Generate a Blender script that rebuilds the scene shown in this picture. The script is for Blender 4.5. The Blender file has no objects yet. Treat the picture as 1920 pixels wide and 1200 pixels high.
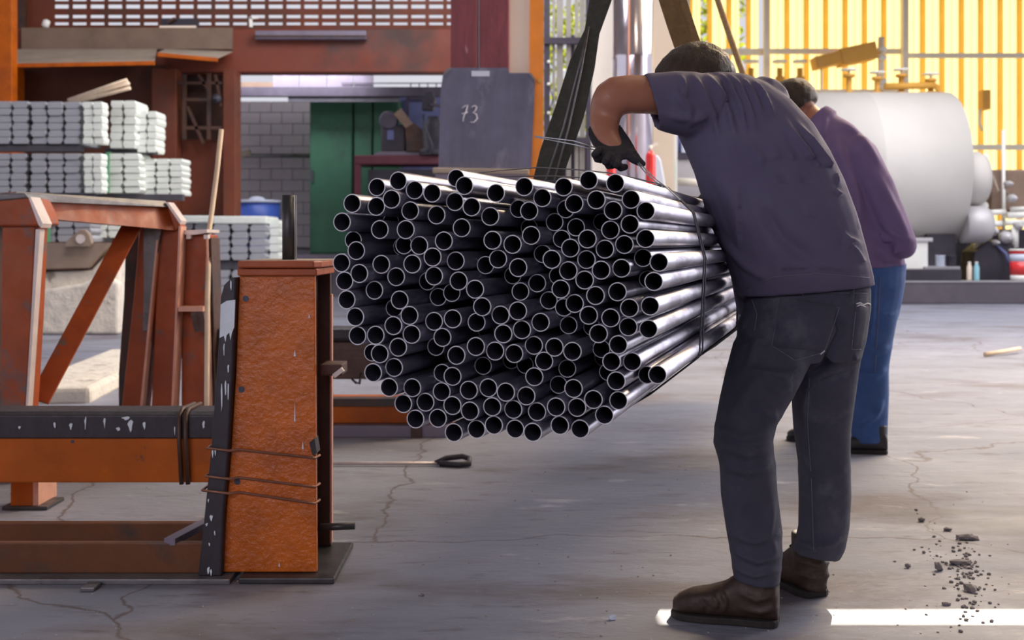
import bpy, bmesh, math, random
from mathutils import Vector, Matrix
from mathutils.bvhtree import BVHTree

C = bpy.context.scene.collection
SC = bpy.context.scene
F, HX, HY, CH = 2200.0, 960.0, 455.0, 1.0      # focal length (px), principal column, horizon row, camera height


def W(px, py, Y):
    """Point of the room at distance Y that the photograph shows at (px, py)."""
    return Vector(((px - HX) * Y / F, Y, CH - (py - HY) * Y / F))


# ------------------------------------------------------------------ camera, world, sun, lights, exposure
cam_d = bpy.data.cameras.new('camera')
cam = bpy.data.objects.new('camera', cam_d)
C.objects.link(cam)
cam.location = (0, 0, CH)
cam.rotation_euler = (math.radians(90), 0, 0)
cam_d.sensor_width = 36.0
cam_d.lens = F / 1920 * 36
cam_d.shift_y = -(600 - HY) / 1920
cam_d.clip_end = 300
cam_d.dof.use_dof = True
cam_d.dof.focus_distance = 2.75
cam_d.dof.aperture_fstop = 5.6
SC.camera = cam

wd = bpy.data.worlds.new('sky')
SC.world = wd
wd.use_nodes = True
bg = wd.node_tree.nodes['Background']
bg.inputs[0].default_value = (0.90, 0.90, 1.0, 1)
bg.inputs[1].default_value = 0.62

SUN_TO = Vector((0.35, 0.65, 0.68)).normalized()
sd = bpy.data.lights.new('sun', 'SUN')
sun = bpy.data.objects.new('sun', sd)
C.objects.link(sun)
sun.rotation_euler = SUN_TO.to_track_quat('Z', 'Y').to_euler()
sd.energy = 11.0
sd.angle = math.radians(0.12)
sd.color = (1.0, 0.90, 0.72)


def area(name, loc, direction, sx, sy, power, col):
    d = bpy.data.lights.new(name, 'AREA')
    d.shape = 'RECTANGLE'
    d.size, d.size_y, d.energy, d.color = sx, sy, power, col
    o = bpy.data.objects.new(name, d)
    C.objects.link(o)
    o.location = loc
    o.rotation_euler = Vector(direction).to_track_quat('-Z', 'Z').to_euler()
    return o


# daylight by far roof light and open long side; other area lamps are added
area('roof_light_far', (7.5, 14.5, 6.6), (-0.1, 0.0, -1), 9.0, 9.0, 880, (0.96, 0.95, 1.0))
area('fill_left', (-2.6, 9.8, 6.6), (-0.4, 0.4, -1), 4.0, 2.5, 210, (0.96, 0.94, 1.0))  # added lamp, lifts the ingot pile and the left floor
area('fill_middle', (-0.3, 12.7, 6.5), (-1, 0.0, -0.85), 2.5, 2.0, 260, (0.98, 0.98, 1.0))  # added lamp, brightens the right-hand faces of the ingots
area('open_side_right', (9.0, 8.5, 4.2), (-1.0, -0.5, -0.35), 7.0, 4.0, 600, (1.0, 0.94, 0.93))
area('fill_front', (-3.0, -4.5, 3.4), (0.12, 1, -0.22), 8.0, 3.0, 230, (0.94, 0.90, 1.0))  # added cool fill behind the camera, no opening there
area('rim_warm', (5.2, 9.5, 6.7), (-0.4, -0.7, -0.65), 3.0, 1.6, 620, (1.0, 0.72, 0.36))  # added warm rim lamp for the workers' heads and backs
area('fill_near', (2.9, 4.6, 6.6), (-0.25, -0.2, -1), 1.4, 1.4, 60, (1.0, 0.82, 0.6))  # added warm lamp above the front worker's upper back
area('fill_far_room', (-4.0, 21.2, 4.2), (0.0, 0.8, -1), 2.5, 0.3, 40, (0.96, 0.94, 1.0))  # added lamp out of view, lifts the block wall

SC.view_settings.view_transform = 'Standard'
SC.view_settings.look = 'None'
SC.view_settings.gamma = 1
SC.view_settings.use_curve_mapping = False
SC.view_settings.exposure = 0.35
SC.cycles.use_denoising = True
SC.cycles.max_bounces = 6
SC.cycles.sample_clamp_indirect = 6

# ------------------------------------------------------------------ helpers
RND = random.Random(7)


def lin(r, g, b):
    def f(v):
        v /= 255.0
        return v / 12.92 if v <= 0.04045 else ((v + 0.055) / 1.055) ** 2.4
    return (f(r), f(g), f(b), 1.0)


def M(name, base, rough=0.6, metal=0.0, var=0.18, vscale=6.0, bump=0.0, bscale=60.0, wear=None, wear2=None,
      stretch=(1, 1, 1), coat=0.0, rvar=0.12, spec=0.5, transl=None, bdist=0.01):
    """Procedural surface: colour noise, optional patches of wear, roughness noise, fine relief."""
    m = bpy.data.materials.new(name)
    m.use_nodes = True
    nt = m.node_tree
    N, L = nt.nodes, nt.links
    bs = N['Principled BSDF']
    tc = N.new('ShaderNodeTexCoord')
    mp = N.new('ShaderNodeMapping')
    mp.inputs['Scale'].default_value = stretch
    L.new(tc.outputs['Object'], mp.inputs[0])

    def noise(scale, detail=5, rough_=0.6):
        n = N.new('ShaderNodeTexNoise')
        n.inputs['Scale'].default_value = scale
        n.inputs['Detail'].default_value = detail
        n.inputs['Roughness'].default_value = rough_
        L.new(mp.outputs[0], n.inputs['Vector'])
        return n

    def ramp(src, a, b):
        r = N.new('ShaderNodeMapRange')
        r.inputs[1].default_value, r.inputs[2].default_value = a, b
        L.new(src, r.inputs[0])
        return r.outputs[0]

    def mix(f, a, b):
        x = N.new('ShaderNodeMix')
        x.data_type = 'RGBA'
        if isinstance(f, float):
            x.inputs[0].default_value = f
        else:
            L.new(f, x.inputs[0])
        for i, v in ((6, a), (7, b)):
            if isinstance(v, tuple):
                x.inputs[i].default_value = v
            else:
                L.new(v, x.inputs[i])
        return x.outputs[2]

    n1 = noise(vscale)
    lo = tuple(max(0, v * (1 - var)) for v in base[:3]) + (1,)
    hi = tuple(min(1, v * (1 + var)) for v in base[:3]) + (1,)
    col = mix(ramp(n1.outputs[0], 0.3, 0.7), lo, hi)
    for k, w in enumerate((wear, wear2)):
        if w:
            wc, ws, wt, wsoft = w
            nw = noise(ws, 7, 0.65)
            # shift the lookup so that the second wear layer differs from the first
            mp2 = N.new('ShaderNodeMapping')
            mp2.inputs['Location'].default_value = (3.7 * (k + 1), 1.9, 5.3 * (k + 1))
            mp2.inputs['Scale'].default_value = stretch
            L.new(tc.outputs['Object'], mp2.inputs[0])
            L.new(mp2.outputs[0], nw.inputs['Vector'])
            col = mix(ramp(nw.outputs[0], wt, wt + wsoft), col, wc)
    L.new(col, bs.inputs['Base Color'])
    bs.inputs['Metallic'].default_value = metal
    bs.inputs['Specular IOR Level'].default_value = spec
    nr = noise(vscale * 2.3)
    mr = N.new('ShaderNodeMapRange')
    mr.inputs[1].default_value, mr.inputs[2].default_value = 0.3, 0.7
    mr.inputs[3].default_value, mr.inputs[4].default_value = max(0.02, rough - rvar), min(1, rough + rvar)
    L.new(nr.outputs[0], mr.inputs[0])
    L.new(mr.outputs[0], bs.inputs['Roughness'])
    if coat:
        bs.inputs['Coat Weight'].default_value = coat
        bs.inputs['Coat Roughness'].default_value = 0.12
    if bump:
        nb = noise(bscale, 6, 0.6)
        b = N.new('ShaderNodeBump')
        b.inputs['Strength'].default_value = bump
        b.inputs['Distance'].default_value = bdist
        L.new(nb.outputs[0], b.inputs['Height'])
        L.new(b.outputs[0], bs.inputs['Normal'])
        if coat:
            L.new(b.outputs[0], bs.inputs['Coat Normal'])
    if transl:
        # thin sheet that lets daylight through diffusely
        tr = N.new('ShaderNodeBsdfTranslucent')
        L.new(col, tr.inputs[0])
        ms = N.new('ShaderNodeMixShader')
        ms.inputs[0].default_value = transl
        out = N['Material Output']
        L.new(bs.outputs[0], ms.inputs[1])
        L.new(tr.outputs[0], ms.inputs[2])
        L.new(ms.outputs[0], out.inputs[0])
    return m


WLOC = {}


def link(o, parent=None, loc=None):
    C.objects.link(o)
    if parent is not None:
        o.parent = parent
    return o


def thing(name, label, cat, loc=(0, 0, 0), group=None):
    o = bpy.data.objects.new(name, None)
    o.empty_display_size = 0.1
    link(o)
    o.location = loc
    WLOC[o] = Vector(loc)
    o['label'], o['category'] = label, cat
    if group:
        o['group'] = group
    return o


def tag(o, label, cat, group=None):
    o['label'], o['category'] = label, cat
    if group:
        o['group'] = group
    return o


class MB:
    """Collects shapes in world coordinates; build() links them as one mesh object."""

    def __init__(self):
        self.bm = bmesh.new()

    def poly(self, pts, faces):
        vs = [self.bm.verts.new(p) for p in pts]
        for f in faces:
            try:
                self.bm.faces.new([vs[i] for i in f])
            except ValueError:
                pass
        return self

    def box(self, x0, x1, y0, y1, z0, z1):
        p = [(x, y, z) for x in (x0, x1) for y in (y0, y1) for z in (z0, z1)]
        return self.poly(p, [(0, 1, 3, 2), (4, 6, 7, 5), (0, 4, 5, 1), (2, 3, 7, 6), (0, 2, 6, 4), (1, 5, 7, 3)])

    def pbox(self, px0, px1, py0, py1, Y, d):
        """Box whose front face is seen at that rectangle when it stands at distance Y; d = depth."""
        a, b = W(px0, py1, Y), W(px1, py0, Y)
        return self.box(a.x, b.x, Y, Y + d, a.z, b.z)

    def prism(self, pts, y0, y1):
        """Outline of (x, z) points extruded from y0 to y1."""
        n = len(pts)
        v = [(x, y0, z) for x, z in pts] + [(x, y1, z) for x, z in pts]
        f = [tuple(range(n)), tuple(range(2 * n - 1, n - 1, -1))]
        f += [(i, i + n, (i + 1) % n + n, (i + 1) % n) for i in range(n)]
        return self.poly(v, f)

    def pprism(self, pix, Y, d):
        q = [W(px, py, Y) for px, py in pix]
        return self.prism([(p.x, p.z) for p in q], Y, Y + d)

    def bar(self, a, b, w, h, up=(0, 0, 1)):
        a, b = Vector(a), Vector(b)
        t = (b - a).normalized()
        s = t.cross(Vector(up))
        if s.length < 1e-4:
            s = t.cross(Vector((0, 1, 0)))
        s.normalize()
        u = s.cross(t).normalized()
        s, u = s * w / 2, u * h / 2
        p = [a - s - u, a + s - u, a + s + u, a - s + u, b - s - u, b + s - u, b + s + u, b - s + u]
        return self.poly(p, [(3, 2, 1, 0), (4, 5, 6, 7), (0, 1, 5, 4), (1, 2, 6, 5), (2, 3, 7, 6), (3, 0, 4, 7)])

    def tube(self, path, r, seg=10, closed=False, cap=True):
        P = [Vector(p) for p in path]
        n = len(P)
        R = r if isinstance(r, (list, tuple)) else [r] * n
        rings = []
        prev = None
        for i in range(n):
            if closed:
                t = (P[(i + 1) % n] - P[i - 1]).normalized()
            else:
                t = (P[min(i + 1, n - 1)] - P[max(i - 1, 0)]).normalized()
            if prev is None:
                s = t.cross(Vector((0, 0, 1)))
                if s.length < 0.05:
                    s = t.cross(Vector((0, 1, 0)))
            else:
                s = prev - t * prev.dot(t)
            s.normalize()
            prev = s
            u = t.cross(s)
            rings.append([self.bm.verts.new(P[i] + R[i] * (math.cos(a) * s + math.sin(a) * u))
                          for a in [2 * math.pi * k / seg for k in range(seg)]])
        for i in range(n if closed else n - 1):
            A, B = rings[i], rings[(i + 1) % n]
            for k in range(seg):
                f = self.bm.faces.new((A[k], A[(k + 1) % seg], B[(k + 1) % seg], B[k]))
                f.smooth = True
        if cap and not closed:
            self.bm.faces.new(rings[0][::-1])
            self.bm.faces.new(rings[-1])
        return self

    def splat(self, x, z, w, h, y0, y1, rr=random.Random(4)):
        """irregular drip of paint lying on a face that looks towards -Y"""
        n = 9
        pts = []
        for k in range(n):
            a = 2 * math.pi * k / n
            q = rr.uniform(.65, 1.15)
            wid = w * (1.25 if math.sin(a) > 0 else .75)
            pts.append((x + math.cos(a) * wid * q, z + math.sin(a) * h * q))
        return self.prism(pts, y0, y1)

    def lathe(self, base, axis, prof, seg=24):
        """Profile of (radius, distance along axis) turned about axis from base."""
        base, t = Vector(base), Vector(axis).normalized()
        s = t.cross(Vector((0, 0, 1)))
        if s.length < 0.05:
            s = t.cross(Vector((0, 1, 0)))
        s.normalize()
        u = t.cross(s)
        rings = []
        for r, h in prof:
            r = max(r, 1e-4)
            rings.append([self.bm.verts.new(base + t * h + r * (math.cos(a) * s + math.sin(a) * u))
                          for a in [2 * math.pi * k / seg for k in range(seg)]])
        for A, B in zip(rings, rings[1:]):
            for k in range(seg):
                f = self.bm.faces.new((A[k], A[(k + 1) % seg], B[(k + 1) % seg], B[k]))
                f.smooth = True
        self.bm.faces.new(rings[0][::-1])
        self.bm.faces.new(rings[-1])
        return self

    def loft(self, rings, seg=28, pw=2.4):
        """rings of (centre, half-axis u, half-axis v): closed skin through rounded cross-sections."""
        rr = []
        for c, u, v in rings:
            c, u, v = Vector(c), Vector(u), Vector(v)
            ring = []
            for k in range(seg):
                a = 2 * math.pi * k / seg
                ca, sa = math.cos(a), math.sin(a)
                x = math.copysign(abs(ca) ** (2 / pw), ca)
                y = math.copysign(abs(sa) ** (2 / pw), sa)
                ring.append(self.bm.verts.new(c + u * x + v * y))
            rr.append(ring)
        for A, B in zip(rr, rr[1:]):
            for k in range(seg):
                f = self.bm.faces.new((A[k], A[(k + 1) % seg], B[(k + 1) % seg], B[k]))
                f.smooth = True
        self.bm.faces.new(rr[0][::-1])
        self.bm.faces.new(rr[-1])
        return self

    def ball(self, c, r, sub=2, scale=(1, 1, 1)):
        m = Matrix.Translation(c) @ Matrix.Diagonal((r * scale[0], r * scale[1], r * scale[2], 1))
        bmesh.ops.create_icosphere(self.bm, subdivisions=sub, radius=1.0, matrix=m)
        return self

    def build(self, name, mat, parent=None, bevel=0.0, structure=False, smooth=False):
        bm = self.bm
        bmesh.ops.recalc_face_normals(bm, faces=bm.faces)
        off = Vector((0, 0, 0))
        q = parent
        while q is not None:
            off += WLOC.get(q, Vector((0, 0, 0)))
            q = q.parent
        if off.length:
            bmesh.ops.translate(bm, verts=bm.verts, vec=-off)
        if smooth:
            for f in bm.faces:
                f.smooth = True
        me = bpy.data.meshes.new(name)
        bm.to_mesh(me)
        bm.free()
        for x in (mat if isinstance(mat, (list, tuple)) else [mat]):
            me.materials.append(x)
        o = bpy.data.objects.new(name, me)
        link(o, parent)
        if bevel:
            bv = o.modifiers.new('bevel', 'BEVEL')
            bv.width, bv.segments, bv.limit_method, bv.angle_limit = bevel, 2, 'ANGLE', math.radians(40)
        if structure:
            o['kind'] = 'structure'
        return o


def based(root_name, label, cat, base, group=None):
    return thing(root_name, label, cat, base, group)


def ordinal(n):
    return ['first', 'second', 'third', 'fourth', 'fifth', 'sixth', 'seventh', 'eighth', 'ninth', 'tenth', 'eleventh',
            'twelfth', 'thirteenth', 'fourteenth', 'fifteenth', 'sixteenth', 'seventeenth', 'eighteenth', 'nineteenth', 'twentieth'][n - 1]
# ------------------------------------------------------------------ materials
ORANGE = lin(196, 92, 24)
m_post = M('glossy_orange_paint', lin(190, 92, 0), 0.25, 0, 0.25, 7, bump=0.45, bscale=52, bdist=0.012, coat=0.35, spec=0.35,
           wear=(lin(70, 58, 48), 7, 0.7, 0.05), wear2=(lin(158, 70, 20), 3.0, 0.5, 0.25))
m_orange = M('orange_paint', lin(178, 86, 6), 0.5, 0, 0.2, 5, bump=0.12, bscale=40, spec=0.3,
             wear=(lin(82, 62, 48), 6, 0.66, 0.06), wear2=(lin(130, 58, 28), 2.5, 0.52, 0.25))
m_orange_red = M('rusty_orange_paint', lin(158, 70, 24), 0.55, 0, 0.15, 5, bump=0.1, bscale=40,
                 wear=(lin(98, 88, 86), 5, 0.56, 0.1), wear2=(lin(120, 52, 28), 2.5, 0.5, 0.25))
m_brown = M('dirty_brown_paint', lin(98, 54, 22), 0.6, 0, 0.2, 5, bump=0.12, bscale=45,
            wear=(lin(60, 50, 46), 4, 0.55, 0.15))
m_dkbrown = M('dark_brown_steel', lin(74, 46, 34), 0.5, 0, 0.25, 7, bump=0.2, bscale=60,
              wear=(lin(46, 40, 42), 5, 0.52, 0.15))
m_rust_far = M('far_rust_paint', lin(104, 48, 27), 0.65, 0, 0.22, 1.6, wear=(lin(78, 56, 46), 0.9, 0.52, 0.2))
m_rust_dark = M('far_dark_rust', lin(80, 40, 24), 0.75, 0, 0.25, 1.4, wear=(lin(62, 44, 36), 0.8, 0.5, 0.2))
m_beam_far = M('far_red_beam', lin(118, 54, 36), 0.6, 0, 0.15, 1.2, wear=(lin(72, 50, 46), 0.45, 0.5, 0.12))
m_dust = M('dusty_grey_sheet', lin(160, 146, 132), 0.8, 0, 0.15, 3)
m_dustbrown = M('dusty_brown', lin(120, 100, 86), 0.85, 0, 0.2, 2)
m_rubber = M('black_rubber', lin(44, 38, 46), 0.5, 0, 0.3, 12, bump=0.15, bscale=60,
             wear=(lin(210, 214, 222), 20, 0.76, 0.02), stretch=(1.6, 1.6, 0.7))
m_whitepaint = M('white_paint', lin(214, 222, 232), 0.5, 0, 0.08, 20, bump=0.1)
m_greysteel = M('grey_steel', lin(116, 114, 116), 0.45, 0.4, 0.2, 8, bump=0.1, wear=(lin(84, 74, 70), 6, 0.55, 0.15))
m_dksteel = M('dark_steel', lin(70, 68, 70), 0.45, 0.5, 0.25, 10, bump=0.12)
m_lightedge = M('worn_light_edge', lin(214, 200, 196), 0.4, 0.2, 0.1, 15)
m_pinkedge = M('worn_pink_edge', lin(212, 158, 136), 0.4, 0.1, 0.15, 12)
m_galv = M('galvanized_steel', lin(160, 160, 178), 0.4, 0.85, 0.12, 9, bump=0.03, bscale=20,
           wear=(lin(112, 112, 128), 9, 0.48, 0.14), stretch=(2.0, 0.35, 2.0), rvar=0.1)
m_cut = M('bright_cut_steel', lin(236, 236, 246), 0.4, 0.1, 0.06, 60)
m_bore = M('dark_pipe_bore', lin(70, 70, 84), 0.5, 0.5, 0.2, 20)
m_wire = M('tie_wire', lin(72, 72, 82), 0.4, 0.7, 0.15, 30)
m_wirebright = M('bright_wire', lin(200, 204, 214), 0.35, 0.6, 0.1, 30)
m_strap = M('dark_webbing', lin(66, 66, 58), 0.8, 0, 0.2, 40, bump=0.3, bscale=300)
m_strap2 = M('brown_webbing', lin(120, 92, 56), 0.8, 0, 0.2, 40, bump=0.3, bscale=300)
m_rope = M('tan_rope', lin(176, 142, 100), 0.8, 0, 0.2, 60, bump=0.3, bscale=200)
m_zinc = M('cast_zinc', lin(166, 168, 176), 0.5, 0.35, 0.1, 5, bump=0.1, bscale=30)
m_zinc_lit = M('lit_cast_zinc', lin(222, 228, 222), 0.55, 0.1, 0.08, 5, bump=0.1, bscale=30)  # paler copy of cast zinc: light on the bright faces put into the colour
m_timber = M('dark_timber', lin(70, 68, 76), 0.8, 0, 0.2, 6)
m_green = M('green_cabinet_paint', lin(48, 96, 74), 0.55, 0, 0.12, 1.5, wear=(lin(44, 66, 58), 1.2, 0.55, 0.2))
m_greenstrap = M('green_strapping', lin(96, 168, 120), 0.5, 0, 0.1, 8)
m_blue = M('blue_grey_paint', lin(98, 104, 150), 0.6, 0, 0.12, 2)
m_drum = M('blue_plastic', lin(70, 100, 190), 0.4, 0, 0.15, 3)
m_block = M('grey_blockwork', lin(172, 164, 172), 0.9, 0, 0.2, 1.3, bump=0.2, bscale=18, wear=(lin(176, 166, 168), 0.8, 0.5, 0.15))
m_mortar = M('grey_mortar', lin(138, 132, 140), 0.95, 0, 0.1, 3)
m_concrete = M('pale_rough_concrete', lin(216, 208, 196), 0.9, 0, 0.15, 3, bump=0.6, bscale=9, bdist=0.05,
               wear=(lin(150, 138, 128), 4, 0.6, 0.08))
m_slab = M('brown_grey_plate', lin(140, 122, 108), 0.75, 0, 0.15, 4, bump=0.1)
m_maroon = M('flaking_maroon_paint', lin(120, 56, 66), 0.5, 0, 0.2, 6, bump=0.5, bscale=14, bdist=0.02,
             wear=(lin(176, 130, 134), 9, 0.66, 0.06), stretch=(1.6, 1.6, 0.5))
m_cream = M('cream_board', lin(244, 226, 208), 0.6, 0, 0.05, 2)
m_brightorange = M('bright_orange_edge', lin(236, 140, 44), 0.5, 0, 0.12, 3)
m_board = M('blackboard_steel', lin(100, 100, 124), 0.55, 0.1, 0.22, 3.5, stretch=(1.5, 1.5, 0.6),
            wear=(lin(150, 150, 168), 3.2, 0.56, 0.25), wear2=(lin(176, 174, 190), 11, 0.68, 0.08))
m_chalk = M('chalk', lin(226, 224, 232), 0.9, 0, 0.05, 30)
m_sticker = M('pale_sticker', lin(206, 214, 232), 0.5, 0, 0.04, 8)
m_slat = M('grey_metal_slat', lin(172, 168, 160), 0.5, 0.3, 0.15, 3)
m_frame = M('dark_frame', lin(74, 68, 82), 0.6, 0.2, 0.2, 4)
m_whitepost = M('white_post_paint', lin(240, 236, 228), 0.6, 0, 0.04, 2)
m_beige = M('beige_panel', lin(206, 192, 174), 0.6, 0, 0.06, 2)
m_duct = M('polished_duct', lin(222, 216, 226), 0.16, 0.92, 0.06, 2, rvar=0.05)
m_red = M('red_enamel', lin(222, 52, 56), 0.3, 0, 0.08, 8, coat=0.3)
m_sheet = M('translucent_cream_sheet', lin(218, 204, 146), 0.5, 0, 0.08, 0.8, transl=0.72)
m_sheetgold = M('translucent_golden_lap', lin(226, 198, 122), 0.5, 0, 0.1, 1.0, transl=0.72)
m_rail = M('pale_rail', lin(240, 232, 214), 0.5, 0, 0.05, 3)
m_goldsteel = M('ochre_painted_steel', lin(214, 158, 66), 0.6, 0, 0.1, 2)
m_boiler = M('boiler_cladding', lin(206, 202, 196), 0.62, 0.0, 0.05, 0.9)
m_boiler2 = M('boiler_end', lin(196, 194, 196), 0.45, 0.25, 0.08, 1.5)
m_machine = M('brown_machine', lin(132, 110, 96), 0.6, 0.2, 0.25, 2.5)
m_dkmachine = M('dark_machine', lin(60, 56, 66), 0.6, 0.2, 0.25, 3)
m_white = M('white_enamel', lin(236, 236, 230), 0.4, 0, 0.04, 4)
m_plinth = M('grey_plinth', lin(150, 148, 152), 0.8, 0, 0.12, 2, bump=0.1)
m_plinthdark = M('dark_plinth', lin(96, 90, 98), 0.85, 0, 0.15, 2)
m_cyan = M('pale_cyan_plastic', lin(150, 206, 220), 0.4, 0, 0.04, 5)
m_maroonp = M('maroon_bench', lin(98, 44, 58), 0.5, 0, 0.15, 3)
m_violet = M('grey_violet_steel', lin(120, 112, 128), 0.5, 0.2, 0.15, 3)
m_roof = M('roof_sheet', lin(120, 112, 106), 0.8, 0, 0.1, 1)
m_leaf = M('leaf', lin(150, 160, 40), 0.6, 0, 0.35, 3, transl=0.5)
m_bark = M('bark', lin(96, 80, 60), 0.9, 0, 0.2, 3)
m_stone = M('grey_chip', lin(122, 116, 118), 0.9, 0, 0.25, 40, bump=0.3)
m_stick = M('pale_stick', lin(208, 186, 162), 0.7, 0, 0.15, 8)


def floor_material():
    m = M('worn_concrete_floor', lin(132, 134, 148), 0.6, 0, 0.16, 0.9, bump=0.45, bscale=22, bdist=0.012,
          wear=(lin(104, 97, 102), 1.1, 0.53, 0.14), wear2=(lin(188, 184, 192), 3.4, 0.62, 0.12), stretch=(0.7, 1.5, 1), rvar=0.16)
    nt = m.node_tree
    N, L = nt.nodes, nt.links
    bs = N['Principled BSDF']
    src = bs.inputs['Base Color'].links[0].from_socket
    tc = [n for n in N if n.type == 'TEX_COORD'][0]

    def layer(scale, wobble, a, b, colour, src, off):
        nz = N.new('ShaderNodeTexNoise')
        nz.inputs['Scale'].default_value = 2.6
        nz.inputs['Detail'].default_value = 6
        L.new(tc.outputs['Object'], nz.inputs['Vector'])
        mx = N.new('ShaderNodeMix')
        mx.data_type = 'RGBA'
        mx.blend_type = 'LINEAR_LIGHT'
        mx.inputs[0].default_value = wobble
        mp = N.new('ShaderNodeMapping')
        mp.inputs['Location'].default_value = off
        L.new(tc.outputs['Object'], mp.inputs[0])
        L.new(mp.outputs[0], mx.inputs[6])
        L.new(nz.outputs['Color'], mx.inputs[7])
        vo = N.new('ShaderNodeTexVoronoi')
        vo.feature = 'DISTANCE_TO_EDGE'
        vo.inputs['Scale'].default_value = scale
        L.new(mx.outputs[2], vo.inputs['Vector'])
        r = N.new('ShaderNodeMapRange')
        r.inputs[1].default_value, r.inputs[2].default_value = a, b
        L.new(vo.outputs['Distance'], r.inputs[0])
        mm = N.new('ShaderNodeMix')
        mm.data_type = 'RGBA'
        L.new(r.outputs[0], mm.inputs[0])
        mm.inputs[6].default_value = colour
        L.new(src, mm.inputs[7])
        return mm.outputs[2]
    c = layer(0.42, 0.14, 0.0006, 0.0035, lin(96, 86, 88), src, (0.3, 0.15, 0))
    # light flecks of spilled zinc
    nf = N.new('ShaderNodeTexNoise')
    nf.inputs['Scale'].default_value = 95
    nf.inputs['Detail'].default_value = 2
    L.new(tc.outputs['Object'], nf.inputs['Vector'])
    r = N.new('ShaderNodeMapRange')
    r.inputs[1].default_value, r.inputs[2].default_value = 0.735, 0.76
    L.new(nf.outputs[0], r.inputs[0])
    mm = N.new('ShaderNodeMix')
    mm.data_type = 'RGBA'
    L.new(r.outputs[0], mm.inputs[0])
    L.new(c, mm.inputs[6])
    mm.inputs[7].default_value = lin(206, 202, 204)
    # dark scuffs drawn out sideways
    ns = N.new('ShaderNodeTexNoise')
    ns.inputs['Scale'].default_value = 7
    ns.inputs['Detail'].default_value = 7
    ns.inputs['Roughness'].default_value = 0.7
    mp = N.new('ShaderNodeMapping')
    mp.inputs['Scale'].default_value = (0.55, 2.2, 1)
    L.new(tc.outputs['Object'], mp.inputs[0])
    L.new(mp.outputs[0], ns.inputs['Vector'])
    r2 = N.new('ShaderNodeMapRange')
    r2.inputs[1].default_value, r2.inputs[2].default_value = 0.56, 0.72
    r2.inputs[4].default_value = 0.85
    L.new(ns.outputs[0], r2.inputs[0])
    m3 = N.new('ShaderNodeMix')
    m3.data_type = 'RGBA'
    L.new(r2.outputs[0], m3.inputs[0])
    L.new(mm.outputs[2], m3.inputs[6])
    m3.inputs[7].default_value = lin(84, 76, 78)
    # a damp dark stain around the broken slab at the right
    vm = N.new('ShaderNodeVectorMath')
    vm.operation = 'DISTANCE'
    L.new(tc.outputs['Object'], vm.inputs[0])
    vm.inputs[1].default_value = (1.80, 4.10, 0)
    nz = N.new('ShaderNodeTexNoise')
    nz.inputs['Scale'].default_value = 3.5
    nz.inputs['Detail'].default_value = 7
    L.new(mp.outputs[0], nz.inputs['Vector'])
    ad = N.new('ShaderNodeMath')
    ad.operation = 'MULTIPLY_ADD'
    L.new(nz.outputs[0], ad.inputs[0])
    ad.inputs[1].default_value = 1.5
    L.new(vm.outputs['Value'], ad.inputs[2])
    r4 = N.new('ShaderNodeMapRange')
    r4.inputs[1].default_value, r4.inputs[2].default_value = 0.85, 1.35
    r4.inputs[3].default_value, r4.inputs[4].default_value = 0.75, 0.0
    L.new(ad.outputs[0], r4.inputs[0])
    m4 = N.new('ShaderNodeMix')
    m4.data_type = 'RGBA'
    L.new(r4.outputs[0], m4.inputs[0])
    L.new(m3.outputs[2], m4.inputs[6])
    m4.inputs[7].default_value = lin(84, 78, 84)
    L.new(m4.outputs[2], bs.inputs['Base Color'])
    return m


m_floor = floor_material()

# ------------------------------------------------------------------ the setting: floor, roof, walls
MB().box(-14, 18, -6, 30, -0.25, 0).build('floor', m_floor, structure=True)

slit_y0, slit_y1, slit_x = 3.075 + 7 * SUN_TO.y / SUN_TO.z, 3.215 + 7 * SUN_TO.y / SUN_TO.z, 0.39 + 7 * SUN_TO.x / SUN_TO.z
rf = MB()
rf.box(-14, 18, -6, slit_y0, 7.0, 7.02)
rf.box(-14, 18, slit_y1, 26.05, 7.0, 7.02)
rf.box(-14, slit_x, slit_y0, slit_y1, 7.0, 7.02)
rf.build('ceiling', m_roof, structure=True)

MB().box(-14, 18, -6.2, -6.0, 0, 7.0).build('wall_front', m_rust_dark, structure=True)

# translucent corrugated sheets of the back wall, one by one
YW = 26.0
wall = MB().box(W(1262, 0, YW).x, 13.5, YW - 0.02, YW + 0.1, 0, 0.35).build('wall_back', m_plinth, structure=True)
pitch = 36.3 * YW / F
x = W(1262, 0, YW).x
sheet_me, lap_me = None, None
k = 0
while x < 13.2:
    w = pitch * 0.76
    if sheet_me is None:
        b = MB()
        pr = [(0, 0), (w * 0.2, -0.03), (w * 0.45, -0.03), (w * 0.6, 0.0), (w * 0.8, -0.02), (w, 0)]
        n = len(pr)
        v = [(a, c, 0.36) for a, c in pr] + [(a, c, 7.0) for a, c in pr]
        b.poly(v, [(i, i + 1, i + 1 + n, i + n) for i in range(n - 1)])
        s = b.build('translucent_sheet', m_sheet, wall)
        sheet_me = s.data
        b = MB()
        b.box(0, pitch * 0.24, -0.05, 0.015, 0.36, 7.0)
        l = b.build('lap_strip', m_sheetgold, wall)
        lap_me = l.data
    else:
        s = bpy.data.objects.new('translucent_sheet', sheet_me)
        l = bpy.data.objects.new('lap_strip', lap_me)
        link(s, wall)
        link(l, wall)
    s.location = (x, YW, 0)
    l.location = (x + w, YW, 0)
    # three sheets at the left are missing a hand's width so that the trees show through
    if k in (1, 3, 4):
        s.scale = (0.55, 1, 1)
    x += pitch
    k += 1
for (a, b_, py, h) in ((1262, 1437, 97, 12), (1437, 1700, 96, 10), (1700, 2010, 104, 9), (1437, 1700, 171, 7), (1790, 2010, 276, 10)):
    MB().pbox(a, b_, py - h / 2, py + h / 2, YW - 0.16, 0.09).build('rail', m_rail, wall)
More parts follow.
